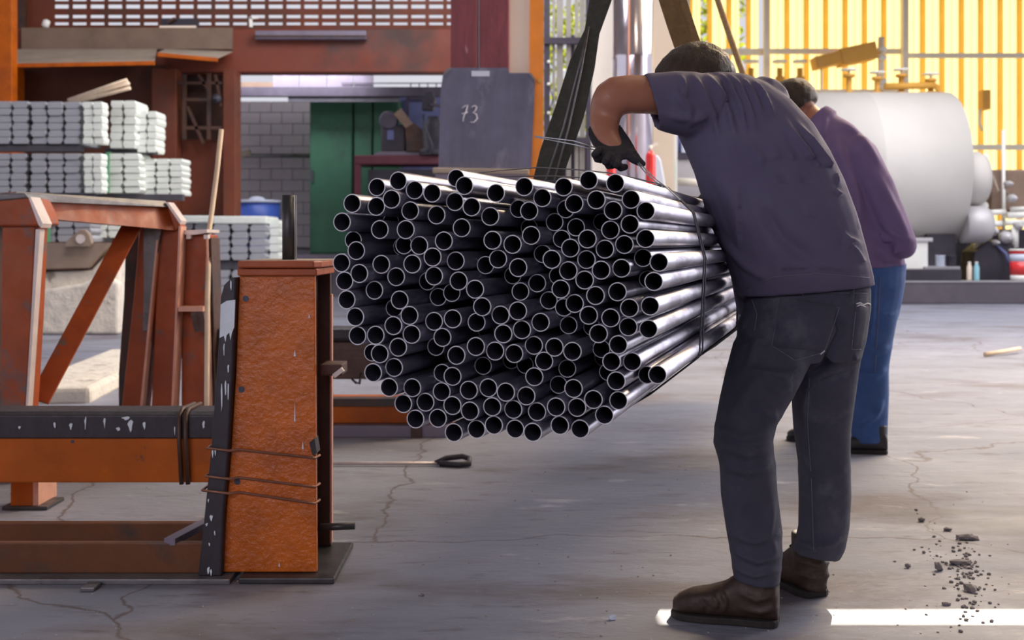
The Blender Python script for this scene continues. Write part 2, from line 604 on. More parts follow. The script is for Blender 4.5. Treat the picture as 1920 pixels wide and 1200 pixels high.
for px, wd_ in ((1437, 9), (1697, 10)):
    p = W(px, 0, YW - 0.3)
    MB().box(p.x - wd_ * 0.006, p.x + wd_ * 0.006, YW - 0.36, YW - 0.2, 0, 7).build('wall_stud', m_rail, wall)
p = W(1290, 0, YW - 0.3)
MB().box(p.x - 0.03, p.x + 0.03, YW - 0.36, YW - 0.2, 0, 7).build('wall_stud', m_rail, wall)

# grey block wall of the room behind the furnace, block by block
YB = 24.0
zt = W(0, 190, YB).z
blockwall = MB().box(-8.0, W(852, 0, YB).x, YB + 0.02, YB + 0.2, 0, zt).build('wall_left', m_mortar, structure=True)
bw, bh = 0.44, 0.23
bl_me = None
row = 0
z = zt - bh
while z > 0.75:
    x = W(428, 0, YB).x - (bw / 2 if row % 2 else 0)
    while x < W(600, 0, YB).x:
        if bl_me is None:
            b = MB().box(0.006, bw - 0.006, -0.03, 0.022, 0.006, bh - 0.006).build('block', m_block, blockwall)
            bl_me = b.data
        else:
            b = bpy.data.objects.new('block', bl_me)
            link(b, blockwall)
        b.location = (x, YB + RND.uniform(-0.008, 0.008), z)
        x += bw
    z -= bh
    row += 1

# slotted panel high on the furnace house: every slot is a real opening
YP = 17.0
pan = MB()
ys = [(-60, -50), (-38, -30), (-17, -9), (-4, 2), (8, 16), (27.5, 34), (41.5, 47)]
x0, x1, pt = 102.0, 846.0, 33.45
edges = []
xx = x0
while xx < x1:
    edges.append((xx, min(xx + 26.5, x1)))
    xx += pt
ytop = -110
for (a, b_) in ys + [(56, 56)]:
    pan.pbox(40, 850, ytop, a, YP, 0.03)
    ytop = b_
for (a, b_) in ys:
    px = 40
    for (e0, e1) in edges:
        pan.pbox(px, e0, a, b_, YP, 0.03)
        px = e1
    if px < 850:
        pan.pbox(px, 850, a, b_, YP, 0.03)
pan.build('wall_furnace', m_rust_far, structure=True)
# ------------------------------------------------------------------ furnace house at the left back
t = thing('furnace_house', 'rusty orange-brown steel furnace house behind the stacked zinc ingots', 'furnace', (-6.0, 16.4, 0))
MB().pbox(20, 850, 54, 136, 16.5, 0.3).build('beam', m_beam_far, t, 0.02)
MB().pbox(40, 435, 52, 92, 16.42, 0.06).build('dust_plate', m_dustbrown, t)
p = MB().pbox(478, 686, 57, 73, 16.36, 0.12).build('cover_plate', m_violet, t, 0.01)
MB().pbox(478, 686, 66, 69, 16.34, 0.02).build('seam', m_dkbrown, p)
MB().pbox(22, 46, -110, 100, 16.9, 0.1).build('dark_column', m_dkbrown, t)
a, b, c, d = W(10, 119, 15.2), W(290, 114, 15.2), W(294, 92, 16.4), W(28, 92, 16.4)
MB().poly([a, b, c, d] + [q - Vector((0, 0, 0.012)) for q in (a, b, c, d)],
          [(0, 1, 2, 3), (7, 6, 5, 4), (0, 4, 5, 1), (1, 5, 6, 2), (2, 6, 7, 3), (3, 7, 4, 0)]).build('canopy_sheet', m_dust, t)
MB().bar(a - Vector((0, 0, 0.03)), b - Vector((0, 0, 0.03)), 0.03, 0.05).build('canopy_edge', m_orange, t)
a, b, c, d = W(296, 98, 15.4), W(408, 108, 15.4), W(436, 96, 16.4), W(310, 92, 16.4)
MB().poly([a, b, c, d] + [q - Vector((0, 0, 0.012)) for q in (a, b, c, d)],
          [(0, 1, 2, 3), (7, 6, 5, 4), (0, 4, 5, 1), (1, 5, 6, 2), (2, 6, 7, 3), (3, 7, 4, 0)]).build('canopy_sheet', m_dust, t)
MB().bar(a - Vector((0, 0, 0.03)), b - Vector((0, 0, 0.03)), 0.03, 0.05).build('canopy_edge', m_orange, t)
q = W(0, 0, 16.3)
MB().box(W(10, 0, 16.3).x, W(310, 0, 16.3).x, 16.3, 16.45, 0, W(0, 122, 16.3).z).build('front_panel', m_rust_dark, t)
MB().box(W(12, 0, 15.9).x, W(24, 0, 15.9).x, 15.9, 16.28, 0, W(0, 122, 15.9).z).build('corner_strut', m_orange, t)
MB().box(W(284, 0, 16.2).x, W(330, 0, 16.2).x, 16.2, 16.5, 0, W(0, 128, 16.2).z).build('side_post', m_rust_far, t, 0.01)
MB().box(W(330, 0, 16.5).x, W(440, 0, 16.5).x, 16.5, 16.6, 0, W(0, 262, 16.5).z).build('lower_panel', m_rust_far, t)
MB().box(W(418, 0, 16.2).x, W(441, 0, 16.2).x, 16.2, 16.55, 0, W(0, 130, 16.2).z).build('side_post', m_rust_far, t, 0.01)
MB().box(W(300, 0, 16.9).x, W(436, 0, 16.9).x, 16.9, 16.95, 1.8, W(0, 92, 16.9).z).build('dark_backing', m_dkbrown, t)
for (p0, p1, w) in (((346, 140), (346, 262), 7), ((392, 138), (392, 262), 7), ((346, 187), (392, 187), 6), ((346, 240), (418, 240), 6),
                    ((372, 140), (392, 170), 5), ((352, 200), (382, 270), 5), ((404, 140), (416, 200), 5), ((330, 156), (418, 156), 5)):
    MB().bar(W(*p0, 16.25), W(*p1, 16.25), 0.05, w * 16.25 / F).build('lattice_bar', m_dkbrown, t)
MB().lathe(W(408, 186, 16.2), (0, -1, 0), [(0.06, 0), (0.06, 0.1), (0.02, 0.1), (0.02, 0.16)], 12).build('bearing', m_dkmachine, t)

t = MB().box(W(-70, 0, 15.0).x, W(22, 0, 15.0).x, 15.0, 15.18, 0, 7.0).build('orange_column', m_orange, bevel=0.01)
tag(t, 'bright orange steel column at the far left edge beside the furnace canopy', 'column')

# odds and ends on the dusty ledge
t = thing('carton', 'dark open carton with a pale torn rim on the dusty ledge', 'carton', W(332, 55, 16.6))
MB().pbox(301, 365, 34, 55, 16.62, 0.25).build('body', m_dkmachine, t)
MB().pbox(299, 367, 48, 56, 16.56, 0.03).build('torn_rim', m_cream, t)
MB().bar(W(331, 36, 16.6), W(318, 44, 16.6), 0.2, 0.03).build('flap', m_dkbrown, t)
t = MB().bar(W(470, 33, 16.5), W(471, 51, 16.5), 0.04, 0.04).build('angle_iron', m_white)
MB().bar(W(468, 34, 16.5), W(484, 33, 16.5), 0.04, 0.03).build('arm', m_white, t)
tag(t, 'small white bent bracket standing in the slots above the beam', 'bracket')
t = MB().lathe(W(84, 52, 16.5), (0.3, 0, 1), [(0.02, 0), (0.05, 0.02), (0.05, 0.1), (0.02, 0.12)], 10).build('tin_can', m_white)
tag(t, 'tiny pale tin can at the left end of the dusty ledge', 'can')

# far room: wall plate beams, cabinets, benches
t = thing('raised_floor', 'dark raised floor edge below the green cabinets', 'plinth', (-4, 22, 0))
MB().box(-8.0, W(850, 0, 22).x, 22.0, 24.0, 0, W(0, 478, 22).z).build('slab', m_plinthdark, t)
MB().box(-8.0, W(850, 0, 22).x, 21.9, 22.05, W(0, 490, 22).z, W(0, 477, 22).z).build('kerb_angle', m_violet, t)
t = thing('window_lintel', 'dark steel lintel with grey sheets over the far room', 'lintel', W(600, 190, 21.75))
MB().pbox(404, 850, 163, 180, 21.7, 0.2).build('beam', m_frame, t)
for (a, b) in ((512, 560), (562, 612), (614, 662), (664, 700)):
    MB().pbox(a, b, 139, 163, 21.75, 0.03).build('sheet', m_violet, t)
MB().pbox(540, 748, 180, 191, 21.75, 0.05).build('plank', m_timber, t)
MB().pbox(404, 850, 134, 139, 21.7, 0.05).build('top_angle', m_frame, t)
for px in (770, 786, 802, 818):
    MB().pbox(px - 1, px + 1, 157, 166, 21.68, 0.02).build('mullion', m_frame, t)
MB().pbox(640, 832, 155, 157, 21.68, 0.02).build('mullion', m_frame, t)
MB().pbox(416, 421, 143, 164, 21.66, 0.03).build('bright_stop', m_white, t)
MB().pbox(430, 512, 154, 163, 21.75, 0.03).build('sheet', m_dustbrown, t)
t = MB().tube([W(436, 292, 23.6), W(582, 292, 23.6)], 0.045, 12).build('wall_pipe', m_greysteel)
tag(t, 'shiny horizontal pipe along the grey block wall', 'pipe')
MB().lathe(W(452, 291, 23.6), (1, 0, 0.2), [(0.07, 0), (0.07, 0.2)], 10).build('coupling', m_dust, t)
t = thing('steel_drum', 'blue drum with a pale lid on the raised floor behind the ingots', 'drum', W(484, 478, 22.6))
base = W(484, 478, 22.6)
base.z = W(0, 478, 22).z
hh = W(0, 377, 22.6).z - base.z
MB().lathe(base, (0, 0, 1), [(0.42, 0), (0.43, 0.03), (0.42, 0.06), (0.42, hh * .33), (0.435, hh * .35), (0.42, hh * .37), (0.42, hh * .66), (0.435, hh * .68), (0.42, hh * .7), (0.42, hh - .04)], 28).build('body', m_drum, t)
MB().lathe(base + Vector((0, 0, hh - .04)), (0, 0, 1), [(0.44, 0), (0.44, 0.05), (0.3, 0.06)], 28).build('lid', m_sticker, t)
MB().ball(base + Vector((0, -.1, hh + .03)), 0.12, 2, (1.3, 1, .5)).build('rag', m_sticker, t)
zb = W(0, 478, 22).z
for i, (a, b, top, lab) in enumerate(((581, 661, 184, 'tall dark green metal cabinet standing left of the narrower ones'),
                                      (664, 698, 186, 'narrow green metal cabinet between the tall one and the grinder bench'),
                                      (700, 747, 184, 'green metal cabinet half hidden behind the grinder'))):
    A = W(a, 0, 22.4).x
    B = W(b, 0, 22.4).x
    T = W(0, top, 22.4).z
    t = thing('metal_cabinet', lab, 'cabinet', ((A + B) / 2, 22.7, zb), 'green cabinets in the far room')
    MB().box(A, B, 22.4, 23.1, zb, T).build('body', m_green, t, 0.01)
    MB().box(A + .02, B - .02, 22.375, 22.4, zb + .04, T - .04).build('door', m_green, t, 0.006)
    MB().box(A + .03, A + .07, 22.34, 22.375, (zb + T) / 2 - .1, (zb + T) / 2 + .12).build('handle', m_frame, t)
t = MB().pbox(746, 850, 164, 478, 23.2, 0.1).build('blue_partition', m_blue, bevel=0.01)
tag(t, 'blue-grey partition panel behind the machines in the far room', 'partition')
MB().bar(W(764, 184, 23.1), W(764, 240, 23.1), 0.05, 0.05).build('frame_bar', m_frame, t)
MB().bar(W(764, 185, 23.1), W(800, 185, 23.1), 0.05, 0.05).build('frame_bar', m_frame, t)
# maroon bench with grinder and drill press
Yb = 21.2
t = thing('work_bench', 'low maroon work bench beside the green cabinets', 'bench', W(750, 478, Yb))
MB().pbox(664, 852, 291, 308, Yb, 0.9).build('bench_top', m_maroonp, t, 0.02)
MB().box(W(664, 0, Yb).x, W(676, 0, Yb).x, Yb, Yb + .1, 0, W(0, 308, Yb).z).build('leg', m_maroonp, t)
MB().box(W(838, 0, Yb).x, W(850, 0, Yb).x, Yb, Yb + .1, 0, W(0, 308, Yb).z).build('leg', m_maroonp, t)
MB().pbox(690, 840, 318, 470, Yb + .15, 0.6).build('skirt_panel', m_dkmachine, t)
Yg = 21.35
t = thing('bench_grinder', 'dark bench grinder with tilted guard on the maroon bench', 'grinder', W(750, 291, Yg))
MB().pprism([(698, 291), (800, 291), (785, 284), (712, 284)], Yg, 0.5).build('pedestal', m_violet, t)
MB().pbox(714, 760, 234, 285, Yg + .05, 0.4).build('housing', m_dkmachine, t, 0.03)
MB().lathe(W(728, 225, Yg), (0, 1, 0), [(0.15, 0), (0.17, .05), (0.17, .2), (0.15, .25)], 20).build('wheel', m_frame, t)
MB().pprism([(738, 214), (752, 203), (774, 232), (760, 240)], Yg - .02, 0.3).build('guard', m_machine, t)
MB().pprism([(760, 240), (776, 230), (830, 275), (826, 286), (762, 286)], Yg, 0.35).build('motor', m_dkbrown, t)
MB().pbox(726, 738, 244, 262, Yg + .03, .03).build('switch_plate', m_blue, t)
Yd = 21.3
t = thing('drill_press', 'tall black drill press with a loose cable beside the steel plate', 'drill', W(810, 291, Yd))
MB().lathe(W(812, 291, Yd), (0, 0, 1), [(0.25, 0), (0.25, .1), (0.18, .12), (0.2, .5), (0.12, .62), (0.1, .7)], 16).build('stand', m_dkmachine, t)
MB().pprism([(790, 205), (792, 186), (800, 172), (812, 172), (816, 184), (812, 206)], Yd - .1, .3).build('head', m_dkmachine, t, 0.02)
MB().bar(W(806, 196, Yd - .1), W(836, 200, Yd - .1), 0.08, 0.05).build('feed_handle', m_frame, t)
MB().tube([W(794, 215, Yd - .25), W(793, 232, Yd - .3), W(803, 252, Yd - .3), W(811, 275, Yd - .3), W(806, 288, Yd - .3), W(790, 290, Yd - .25)], 0.018, 8).build('cable', m_wire, t)

# ------------------------------------------------------------------ column with the steel plate
Yc = 10.0
t = thing('painted_column', 'flaking maroon double column with a cream face and bright orange edge', 'column', (W(930, 0, Yc).x, Yc, 0))
for a, b in ((845, 896), (898, 955)):
    MB().box(W(a, 0, Yc).x, W(b, 0, Yc).x, Yc, Yc + .3, 0, 7).build('timber', m_maroon, t, 0.012)
MB().box(W(955, 0, Yc).x, W(1000, 0, Yc).x, Yc + .05, Yc + .3, 0, 7).build('cream_face', m_cream, t)
e = W(1000, 0, Yc).x
MB().prism([(e - .04, 0.2), (W(1003, 0, Yc).x, 0.2), (W(1004, 330, Yc).x, W(0, 330, Yc).z), (W(1019, 262, Yc).x, W(0, 262, Yc).z), (W(1021, 0, Yc).x, 7), (e - .0, 7), (e - .04, W(0, 330, Yc).z)], Yc + .03, Yc + .3).build('orange_edge', m_brightorange, t)
MB().lathe(W(1013, 152, Yc + .03), (0, -1, 0), [(0.02, 0), (0.02, 0.015)], 10).build('bolt', m_goldsteel, t)
Yq = 9.968
t = thing('steel_plate', 'grey steel plate with chalked number hung on the maroon column', 'plate', W(915, 318, Yq))
MB().pprism([(840, 127), (952, 127), (955, 137), (994, 137), (1003, 149), (1001, 215), (999, 240), (996, 318), (822, 318), (826, 170), (831, 137)], Yq, 0.03).build('plate', m_board, t)
MB().pbox(884, 918, 133, 143, Yq - .004, .006).build('sticker', m_sticker, t)
ch = MB()
for st in ([(866, 203), (872, 199), (877, 197), (874, 208), (869, 220), (868, 228)], [(866, 214), (877, 210)],
           [(884, 201), (890, 198), (894, 201), (891, 208), (886, 211), (893, 214), (895, 222), (889, 229), (882, 229)]):
    ch.tube([W(x_, y_, Yq - .004) for x_, y_ in st], 0.0042, 6)
ch.build('chalk_number', m_chalk, t)
MB().pprism([(832, 137), (840, 127), (848, 128), (833, 142)], Yq - .008, .008).build('bare_corner', m_greysteel, t)
MB().pprism([(990, 137), (996, 137), (1004, 149), (1003, 153)], Yq - .008, .008).build('bare_corner', m_greysteel, t)
t = MB().bar(W(812, 320, 9.93), W(992, 323, 9.93), 0.12, 0.045).build('shelf_bar', m_dust, bevel=0.008)
tag(t, 'dusty horizontal bar below the chalked steel plate', 'bar')
MB().pbox(816, 985, 326, 338, 9.88, .1).build('under_plate', m_violet, t)

# ------------------------------------------------------------------ zinc ingots
ing_me = {}


def ingot(w, d, h, flip):
    key = (round(w, 3), round(d, 3), round(h, 3), flip)
    if key not in ing_me:
        b = MB()
        n = 0.14 * w if flip else 0.06 * w
        m_ = 0.06 * w if flip else 0.14 * w
        sec = [(-w / 2 + n, 0.004), (w / 2 - n, 0.004), (w / 2 - .01 * w, h * .5), (w / 2 - m_, h - .003), (-w / 2 + m_, h - .003), (-w / 2 + .01 * w, h * .5)]
        L = len(sec)
        v = []
        for y, s in ((0.012, .93), (0.05, 1.0), (d * .45, 1.0), (d * .5, .94), (d * .55, 1.0), (d - .05, 1.0), (d - .012, .93)):
            v += [(x * s, y, z) for x, z in sec]
        f = [tuple(range(L)), tuple(range(len(v) - 1, len(v) - 1 - L, -1))]
        for k in range(6):
            f += [(k * L + i, k * L + (i + 1) % L, (k + 1) * L + (i + 1) % L, (k + 1) * L + i) for i in range(L)]
        b.poly(v, f)
        bmesh.ops.recalc_face_normals(b.bm, faces=b.bm.faces)
        me = bpy.data.meshes.new('zinc_ingot')
        b.bm.to_mesh(me)
        b.bm.free()
        ing_me[key] = me
    return ing_me[key]


def block(name, px0, px1, py0, py1, Y, depth, cols, layers, mat, strap=None, visible_layers=None):
    a, b = W(px0, py1, Y), W(px1, py0, Y)
    w, h = (b.x - a.x) / cols, (b.z - a.z) / layers
    for l in range(layers):
        if visible_layers and l not in visible_layers:
            continue
        for c_ in range(cols):
            me = ingot(w, depth, h, (l + c_) % 2)
            if not me.materials:
                me.materials.append(mat)
            o = bpy.data.objects.new('zinc_ingot', me)
            link(o)
            o.location = (a.x + w * (c_ + .5) + RND.uniform(-.006, .006), Y + RND.uniform(-.012, .012), a.z + h * l)
            o.material_slots[0].link = 'OBJECT'
            o.material_slots[0].material = mat
            lay = 'bottom' if l == 0 else 'top' if l == layers - 1 else ordinal(layers - l)
            cname = 'left' if c_ == 0 else 'right' if c_ == cols - 1 else 'middle'
            tag(o, f'zinc ingot, {cname} column, {lay} layer, {name}' if cols > 1 else f'zinc ingot, {lay} layer, {name}', 'ingot', 'zinc ingots of the ' + name)
    if strap:
        s = MB()
        sx = strap
        P_ = W(sx, 0, Y).x
        s.box(P_ - .02, P_ + .02, Y - .022, Y - .014, a.z, b.z + .012)
        s.box(P_ - .02, P_ + .02, Y - .022, Y + depth, b.z + .006, b.z + .012)
        o = s.build('strapping', m_greenstrap)
        tag(o, f'green strapping band around the {name}', 'strap')
    return a, b


YI = 13.0
base_z = W(0, 455, YI).z
# left pile: lower blocks stand on the slab, timbers between, upper blocks on top
block('lowest grey block behind trestle rail', 70, 172, 372, 454, YI, .72, 3, 6, m_zinc, strap=92)
block('lowest bright block behind trestle rail', 176, 226, 376, 446, YI + .35, .4, 2, 5, m_zinc_lit)
block('middle block at left picture edge', -44, 50, 287, 362, YI, .72, 3, 6, m_zinc)
block('middle grey block of the left pile', 55, 151, 287, 362, YI, .72, 3, 6, m_zinc)
block('middle bright block with green strap', 196, 263, 287, 362, YI + .5, .5, 2, 6, m_zinc_lit, strap=203)
block('middle right-end bright block, left pile', 266, 342, 297, 366, YI + .7, .4, 3, 6, m_zinc_lit)
block('top block at left picture edge', -44, 53, 189, 270, YI, .72, 3, 6, m_zinc)
block('top grey block of the left pile', 56, 150, 190, 270, YI, .72, 3, 6, m_zinc)
block('top narrow block added as lit end of grey block', 154, 193, 190, 270, YI - .02, .22, 2, 6, m_zinc_lit)  # extra pale ingots paint the lit right side of the grey block
block('middle narrow block added as lit end of grey block', 156, 191, 287, 362, YI - .02, .22, 2, 6, m_zinc_lit)  # same painted lit side for the middle grey block
block('top bright block beside grey block', 205, 255, 188, 278, YI + .5, .5, 2, 6, m_zinc_lit)
block('top right-end bright block, left pile', 257, 293, 208, 286, YI + .62, .4, 2, 6, m_zinc_lit)
for (a, b, py, Y, lab) in ((-46, 152, 278, YI, 'dark timber spacer between middle and top layer of grey ingots'),
                           (66, 176, 367, YI, 'dark timber spacer under the middle grey ingot blocks'),
                           (196, 292, 283, YI + .62, 'dark timber spacer under the top bright ingot blocks'),
                           (178, 342, 370, YI + .55, 'dark timber spacer under the middle bright ingot blocks')):
    o = MB().pbox(a, b, py - 6, py + 6, Y + .03, .1)
    o.pbox(a, b, py - 6, py + 6, Y + .3, .1)
    o = o.build('timber_spacer', m_timber)
    tag(o, lab, 'timber')
for j, (p0, p1, p2) in enumerate((((128, 188), (200, 163), (238, 150)), ((132, 190), (205, 167), (242, 156)), ((140, 191), (210, 174), (244, 165)))):
    o = MB().tube([W(*p0, YI + .3), W(*p1, YI + .25), W(*p2, YI + .2)], 0.022, 8).build('steel_rod', m_stick)
    tag(o, ['uppermost', 'middle', 'lowest'][j] + ' of three pale rods lying on top of the ingot pile', 'rod', 'rods on the ingot pile')
t = thing('concrete_block', 'broken white concrete block carrying the left ingot pile', 'concrete block', (W(130, 0, YI).x, YI + .4, 0))
bm_ = MB()
bm_.pprism([(-50, 510), (60, 510), (150, 508), (170, 506), (208, 468), (224, 468), (224, 470 + 155 * .99 + 2), (-50, 627)], YI - .15, 1.2)
o = bm_.build('body', m_concrete, t, 0.03)
MB().pprism([(-50, 548), (70, 545), (100, 540), (150, 532), (190, 515), (222, 530), (222, 627), (-50, 627)], YI - .3, 0.16).build('broken_ledge', m_concrete, t, 0.03)
t = thing('lifting_plate', 'brown-grey steel tray plate with a lifting lug under the ingots', 'plate', W(120, 505, YI))
MB().pprism([(-50, 455), (204, 455), (165, 502), (-50, 508)], YI - .22, 1.1).build('tray', m_slab, t)
lug = MB().pprism([(120, 463), (124, 452), (140, 438), (150, 430), (160, 431), (168, 440), (172, 456), (166, 463)], YI - .3, .07).build('lug', m_slab, t, 0.01)
MB().lathe(W(151, 448, YI - .305), (0, -1, 0), [(0.05, 0), (0.05, .01)], 16).build('lug_eye', m_lightedge, lug)

YR = 15.5
block('upper block of the right pile', 398, 500, 420, 488, YR, .8, 3, 5, m_zinc)
block('pale block added as lit end of the right pile', 503, 524, 412, 488, YR + .2, .6, 1, 5, m_zinc_lit)  # lit side of the right pile, painted by a paler block
block('lower block of the right pile', 398, 500, 506, 596, YR, .8, 3, 6, m_zinc)
block('short block behind the rear rack post', 332, 394, 418, 470, YR + .1, .7, 2, 4, m_zinc)
for (a, b, y0, y1, lab) in ((398, 500, 405, 420, 'pale ingots cap slab on the right pile'), (332, 394, 404, 418, 'pale cap slab on the short ingot block behind the rack post')):
    o = MB().pbox(a, b, y0, y1, YR, .8).build('zinc_slab', m_zinc_lit, bevel=.02)
    tag(o, lab, 'slab')
for (a, b, y0, y1, lab) in ((398, 526, 489, 505, 'dark timber spacer between the blocks of the right ingot pile'),
                            (398, 526, 597, 455 + F / YR, 'dark timber under the right ingot pile'),
                            (332, 394, 471, 455 + F / YR, 'dark timber stack under the short ingot block')):
    o = MB().pbox(a, b, y0, y1, YR + .05, .6).build('timber_spacer', m_timber)
    tag(o, lab, 'timber')
o = MB().prism([(W(95, 755, 7.6).x, 0), (W(235, 690, 9.4).x, 0), (W(235, 690, 9.4).x, .05), (W(95, 755, 7.6).x, .02)], 0, .01)
o.bm.clear()
a0, a1 = W(92, 757, F / (757 - 455)), W(262, 676, F / (676 - 455))
o.bar(a0 + Vector((0, 0, .04)), a1 + Vector((0, 0, .04)), .5, .12)
o = o.build('concrete_kerb', m_concrete, bevel=.03)
tag(o, 'pale concrete kerb lying on the floor behind the trestle', 'kerb')

# ------------------------------------------------------------------ rear orange rack
YA = 5.9
t = thing('rear_rack', 'orange steel pipe rack with dark crossbeam behind the pipe bundle', 'rack', (W(370, 0, YA).x, YA, 0))
MB().box(W(340, 0, YA).x, W(394, 0, YA).x, YA, YA + .16, 0, W(0, 440, YA).z).build('post', m_orange_red, t, 0.006)
MB().prism([(W(389, 0, YA).x, W(0, 446, YA).z), (W(392, 0, YA).x, W(0, 446, YA).z), (W(402, 0, YA).x, 0), (W(398, 0, YA).x, 0)], YA - .03, YA).build('edge_strip', m_pinkedge, t)
MB().prism([(W(395, 0, YA).x, W(0, 446, YA).z), (W(397, 0, YA).x, W(0, 446, YA).z), (W(409, 0, YA).x, 0), (W(405, 0, YA).x, 0)], YA - .01, YA + .16).build('edge_strip', m_dkbrown, t)
MB().pprism([(338, 432), (388, 430), (388, 436), (366, 440), (338, 440)], YA - .05, .25).build('top_plate', m_lightedge, t)
for px in (349, 382):
    MB().pbox(px, px + 8, 440, 448, YA - .04, .04).build('bolt', m_lightedge, t)
MB().pbox(334, 380, 575, 584, YA - .12, .14).build('bracket', m_pinkedge, t)
MB().bar(W(364, 584, YA - .1), W(372, 622, YA - .1), .03, .03).build('bracket_brace', m_dkbrown, t)
MB().bar(W(376, 584, YA - .1), W(384, 622, YA - .1), .03, .03).build('bracket_brace', m_dkbrown, t)
MB().pbox(372, 790, 640, 711, YA + .1, .16).build('crossbeam', m_dkbrown, t, 0.006)
MB().pbox(370, 790, 616, 641, YA + .05, .22).build('beam_pad', m_rubber, t, 0.02)
MB().box(W(600, 0, 6.1).x, W(850, 0, 6.1).x, 6.1, 6.28, .06, W(0, 748, 6.1).z).build('floor_beam', m_orange, t, 0.006)
MB().box(W(600, 0, 6.1).x, W(850, 0, 6.1).x, 6.02, 6.36, .0, .06).build('floor_flange', m_violet, t, 0.004)
MB().pbox(600, 850, 748, 762, 6.08, .1).build('dark_band', m_dkbrown, t)
MB().box(W(770, 0, 6.0).x, W(790, 0, 6.0).x, 6.0, 6.2, 0, W(0, 640, 6.0).z).build('rear_post', m_dkbrown, t)
t = MB().tube([W(660, 711, 5.85), W(668, 718, 5.8), (W(674, 719, 5.8)), W(677, 700, 5.9)], .006, 6).build('wire_hook', m_wire)
tag(t, 'thin bent wire hanging under the dark crossbeam', 'wire')
t = MB().tube([W(415, 243, 6.3), W(407, 320, 6.25), W(396, 405, 6.1), W(392, 432, 6.0), W(389, 560, 5.78), W(388, 700, 5.7), (W(387, 0, 5.62).x, 5.62, 0.0)], .013, 10).build('leaning_pole', m_stick)
tag(t, 'thin pale wooden pole leaning upright against the rear rack post', 'pole')

# ------------------------------------------------------------------ trestle of the front stand
Y0, Y1 = 4.9, 5.8
t = thing('steel_trestle', 'worn orange steel trestle with grey-capped rail and diagonal brace', 'trestle', (W(150, 0, 5.3).x, 5.3, 0))


def leg(pix, Y, d, mat, name, edge=None, par=None):
    """upright from a top edge to the floor, following its two pixel sides."""
    o_ = MB().pprism(pix, Y, d).build(name, mat, par or t, 0.006)
    return o_


fy = 455 + F / Y0
leg([(4, 420), (66, 420), (58, 600), (48, 765), (42, fy), (-6, fy), (0, 765)], Y0, .14, m_orange_red, 'leg')
MB().pprism([(67, 430), (75, 430), (63, 600), (52, 765), (47, fy), (43, fy), (48, 765), (58, 600)], Y0 - .012, .05).build('worn_edge', m_lightedge, t)
MB().pprism([(-40, 366), (48, 366), (60, 374), (70, 395), (78, 420), (66, 424), (-40, 424)], Y0 - .03, .2).build('cap', m_orange_red, t, 0.008)
MB().pprism([(53, 370), (57, 369), (80, 419), (77, 427), (72, 422)], Y0 - .05, .1).build('worn_edge', m_lightedge, t)
MB().pprism([(-40, 362), (46, 362), (54, 371), (-40, 380)], Y0 - .04, .21).build('worn_top', m_greysteel, t, 0.006)
# rail running back to the rear legs
a, b = W(60, 360, Y0 + .05), W(318, 378, Y1)
rl = MB()
a0_, a1_ = W(30, 402, Y0 + .05), W(312, 432, Y1)
rl.poly([W(30, 360, Y0 + .12), W(310, 378, Y1), W(338, 420, Y1), W(330, 432, Y1), W(260, 424, Y1), W(30, 404, Y0 + .12)] +
        [W(30, 360, Y0 + .12) + Vector((-.12, .1, 0)), W(310, 378, Y1) + Vector((-.12, .14, 0)), W(338, 420, Y1) + Vector((-.12, .14, 0)), W(330, 432, Y1) + Vector((-.12, .14, 0)), W(260, 424, Y1) + Vector((-.12, .14, 0)), W(30, 404, Y0 + .12) + Vector((-.12, .1, 0))],
        [(0, 1, 2, 3, 4, 5), (11, 10, 9, 8, 7, 6)] + [(i, (i + 1) % 6, (i + 1) % 6 + 6, i + 6) for i in range(6)])
rl.build('rail', m_orange_red, t)
wt = MB()
for (q0, q1, q2, q3) in (((30, 359, Y0 + .1), (310, 377, Y1 - .03), (318, 388, Y1 - .03), (30, 376, Y0 + .1)),):
    A_ = [W(*q) for q in (q0, q1, q2, q3)]
    wt.poly(A_ + [v + Vector((-.1, .16, .003)) for v in A_], [(0, 1, 2, 3), (7, 6, 5, 4), (0, 1, 5, 4), (1, 2, 6, 5), (2, 3, 7, 6), (3, 0, 4, 7)])
wt.build('worn_top', m_greysteel, t)
MB().pprism([(310, 379), (315, 379), (340, 414), (337, 420)], Y1 - .05, .1).build('worn_edge', m_lightedge, t)
fy = 455 + F / Y1
leg([(262, 420), (300, 420), (296, 500), (276, 700), (262, fy), (222, fy), (230, 740), (250, 560)], Y1, .12, m_orange_red, 'leg')
MB().pprism([(268, 400), (306, 392), (300, 440), (288, 520), (276, 620), (268, 620), (270, 520)], Y1 - .02, .03).build('worn_face', m_greysteel, t)
MB().pprism([(293, 450), (296, 450), (267, 766), (262, 766)], Y1 - .03, .05).build('worn_edge', m_pinkedge, t)
leg([(298, 420), (336, 420), (332, 600), (324, 760), (320, fy), (280, fy), (284, 760), (292, 560)], Y1 + .02, .12, m_orange_red, 'leg')
MB().pprism([(335, 424), (339, 424), (332, 600), (325, 765), (321, 765), (328, 600)], Y1 - .01, .1).build('worn_edge', m_pinkedge, t)
leg([(236, 424), (262, 420), (250, 600), (236, fy), (222, fy), (222, 700), (232, 560)], Y1 + .2, .06, m_dkbrown, 'leg')
MB().bar(W(250, 418, Y1 - .06), W(72, 752, Y0 + .2), .09, .012, (0, 1, 0)).build('brace', m_orange_red, t)
MB().pprism([(58, 765), (62, 724), (68, 765)], Y0 + .3, .02).build('gusset', m_orange, t)
MB().bar((W(20, 0, Y0).x, Y0 + .1, .12), (W(300, 0, Y1).x, Y1, .12), .1, .12).build('lower_rail', m_dkbrown, t)
MB().box(W(-60, 0, 5.0).x, W(-8, 0, 5.0).x, 5.0, 5.1, 0, W(0, 400, 5.0).z).build('leg', m_dkbrown, t)

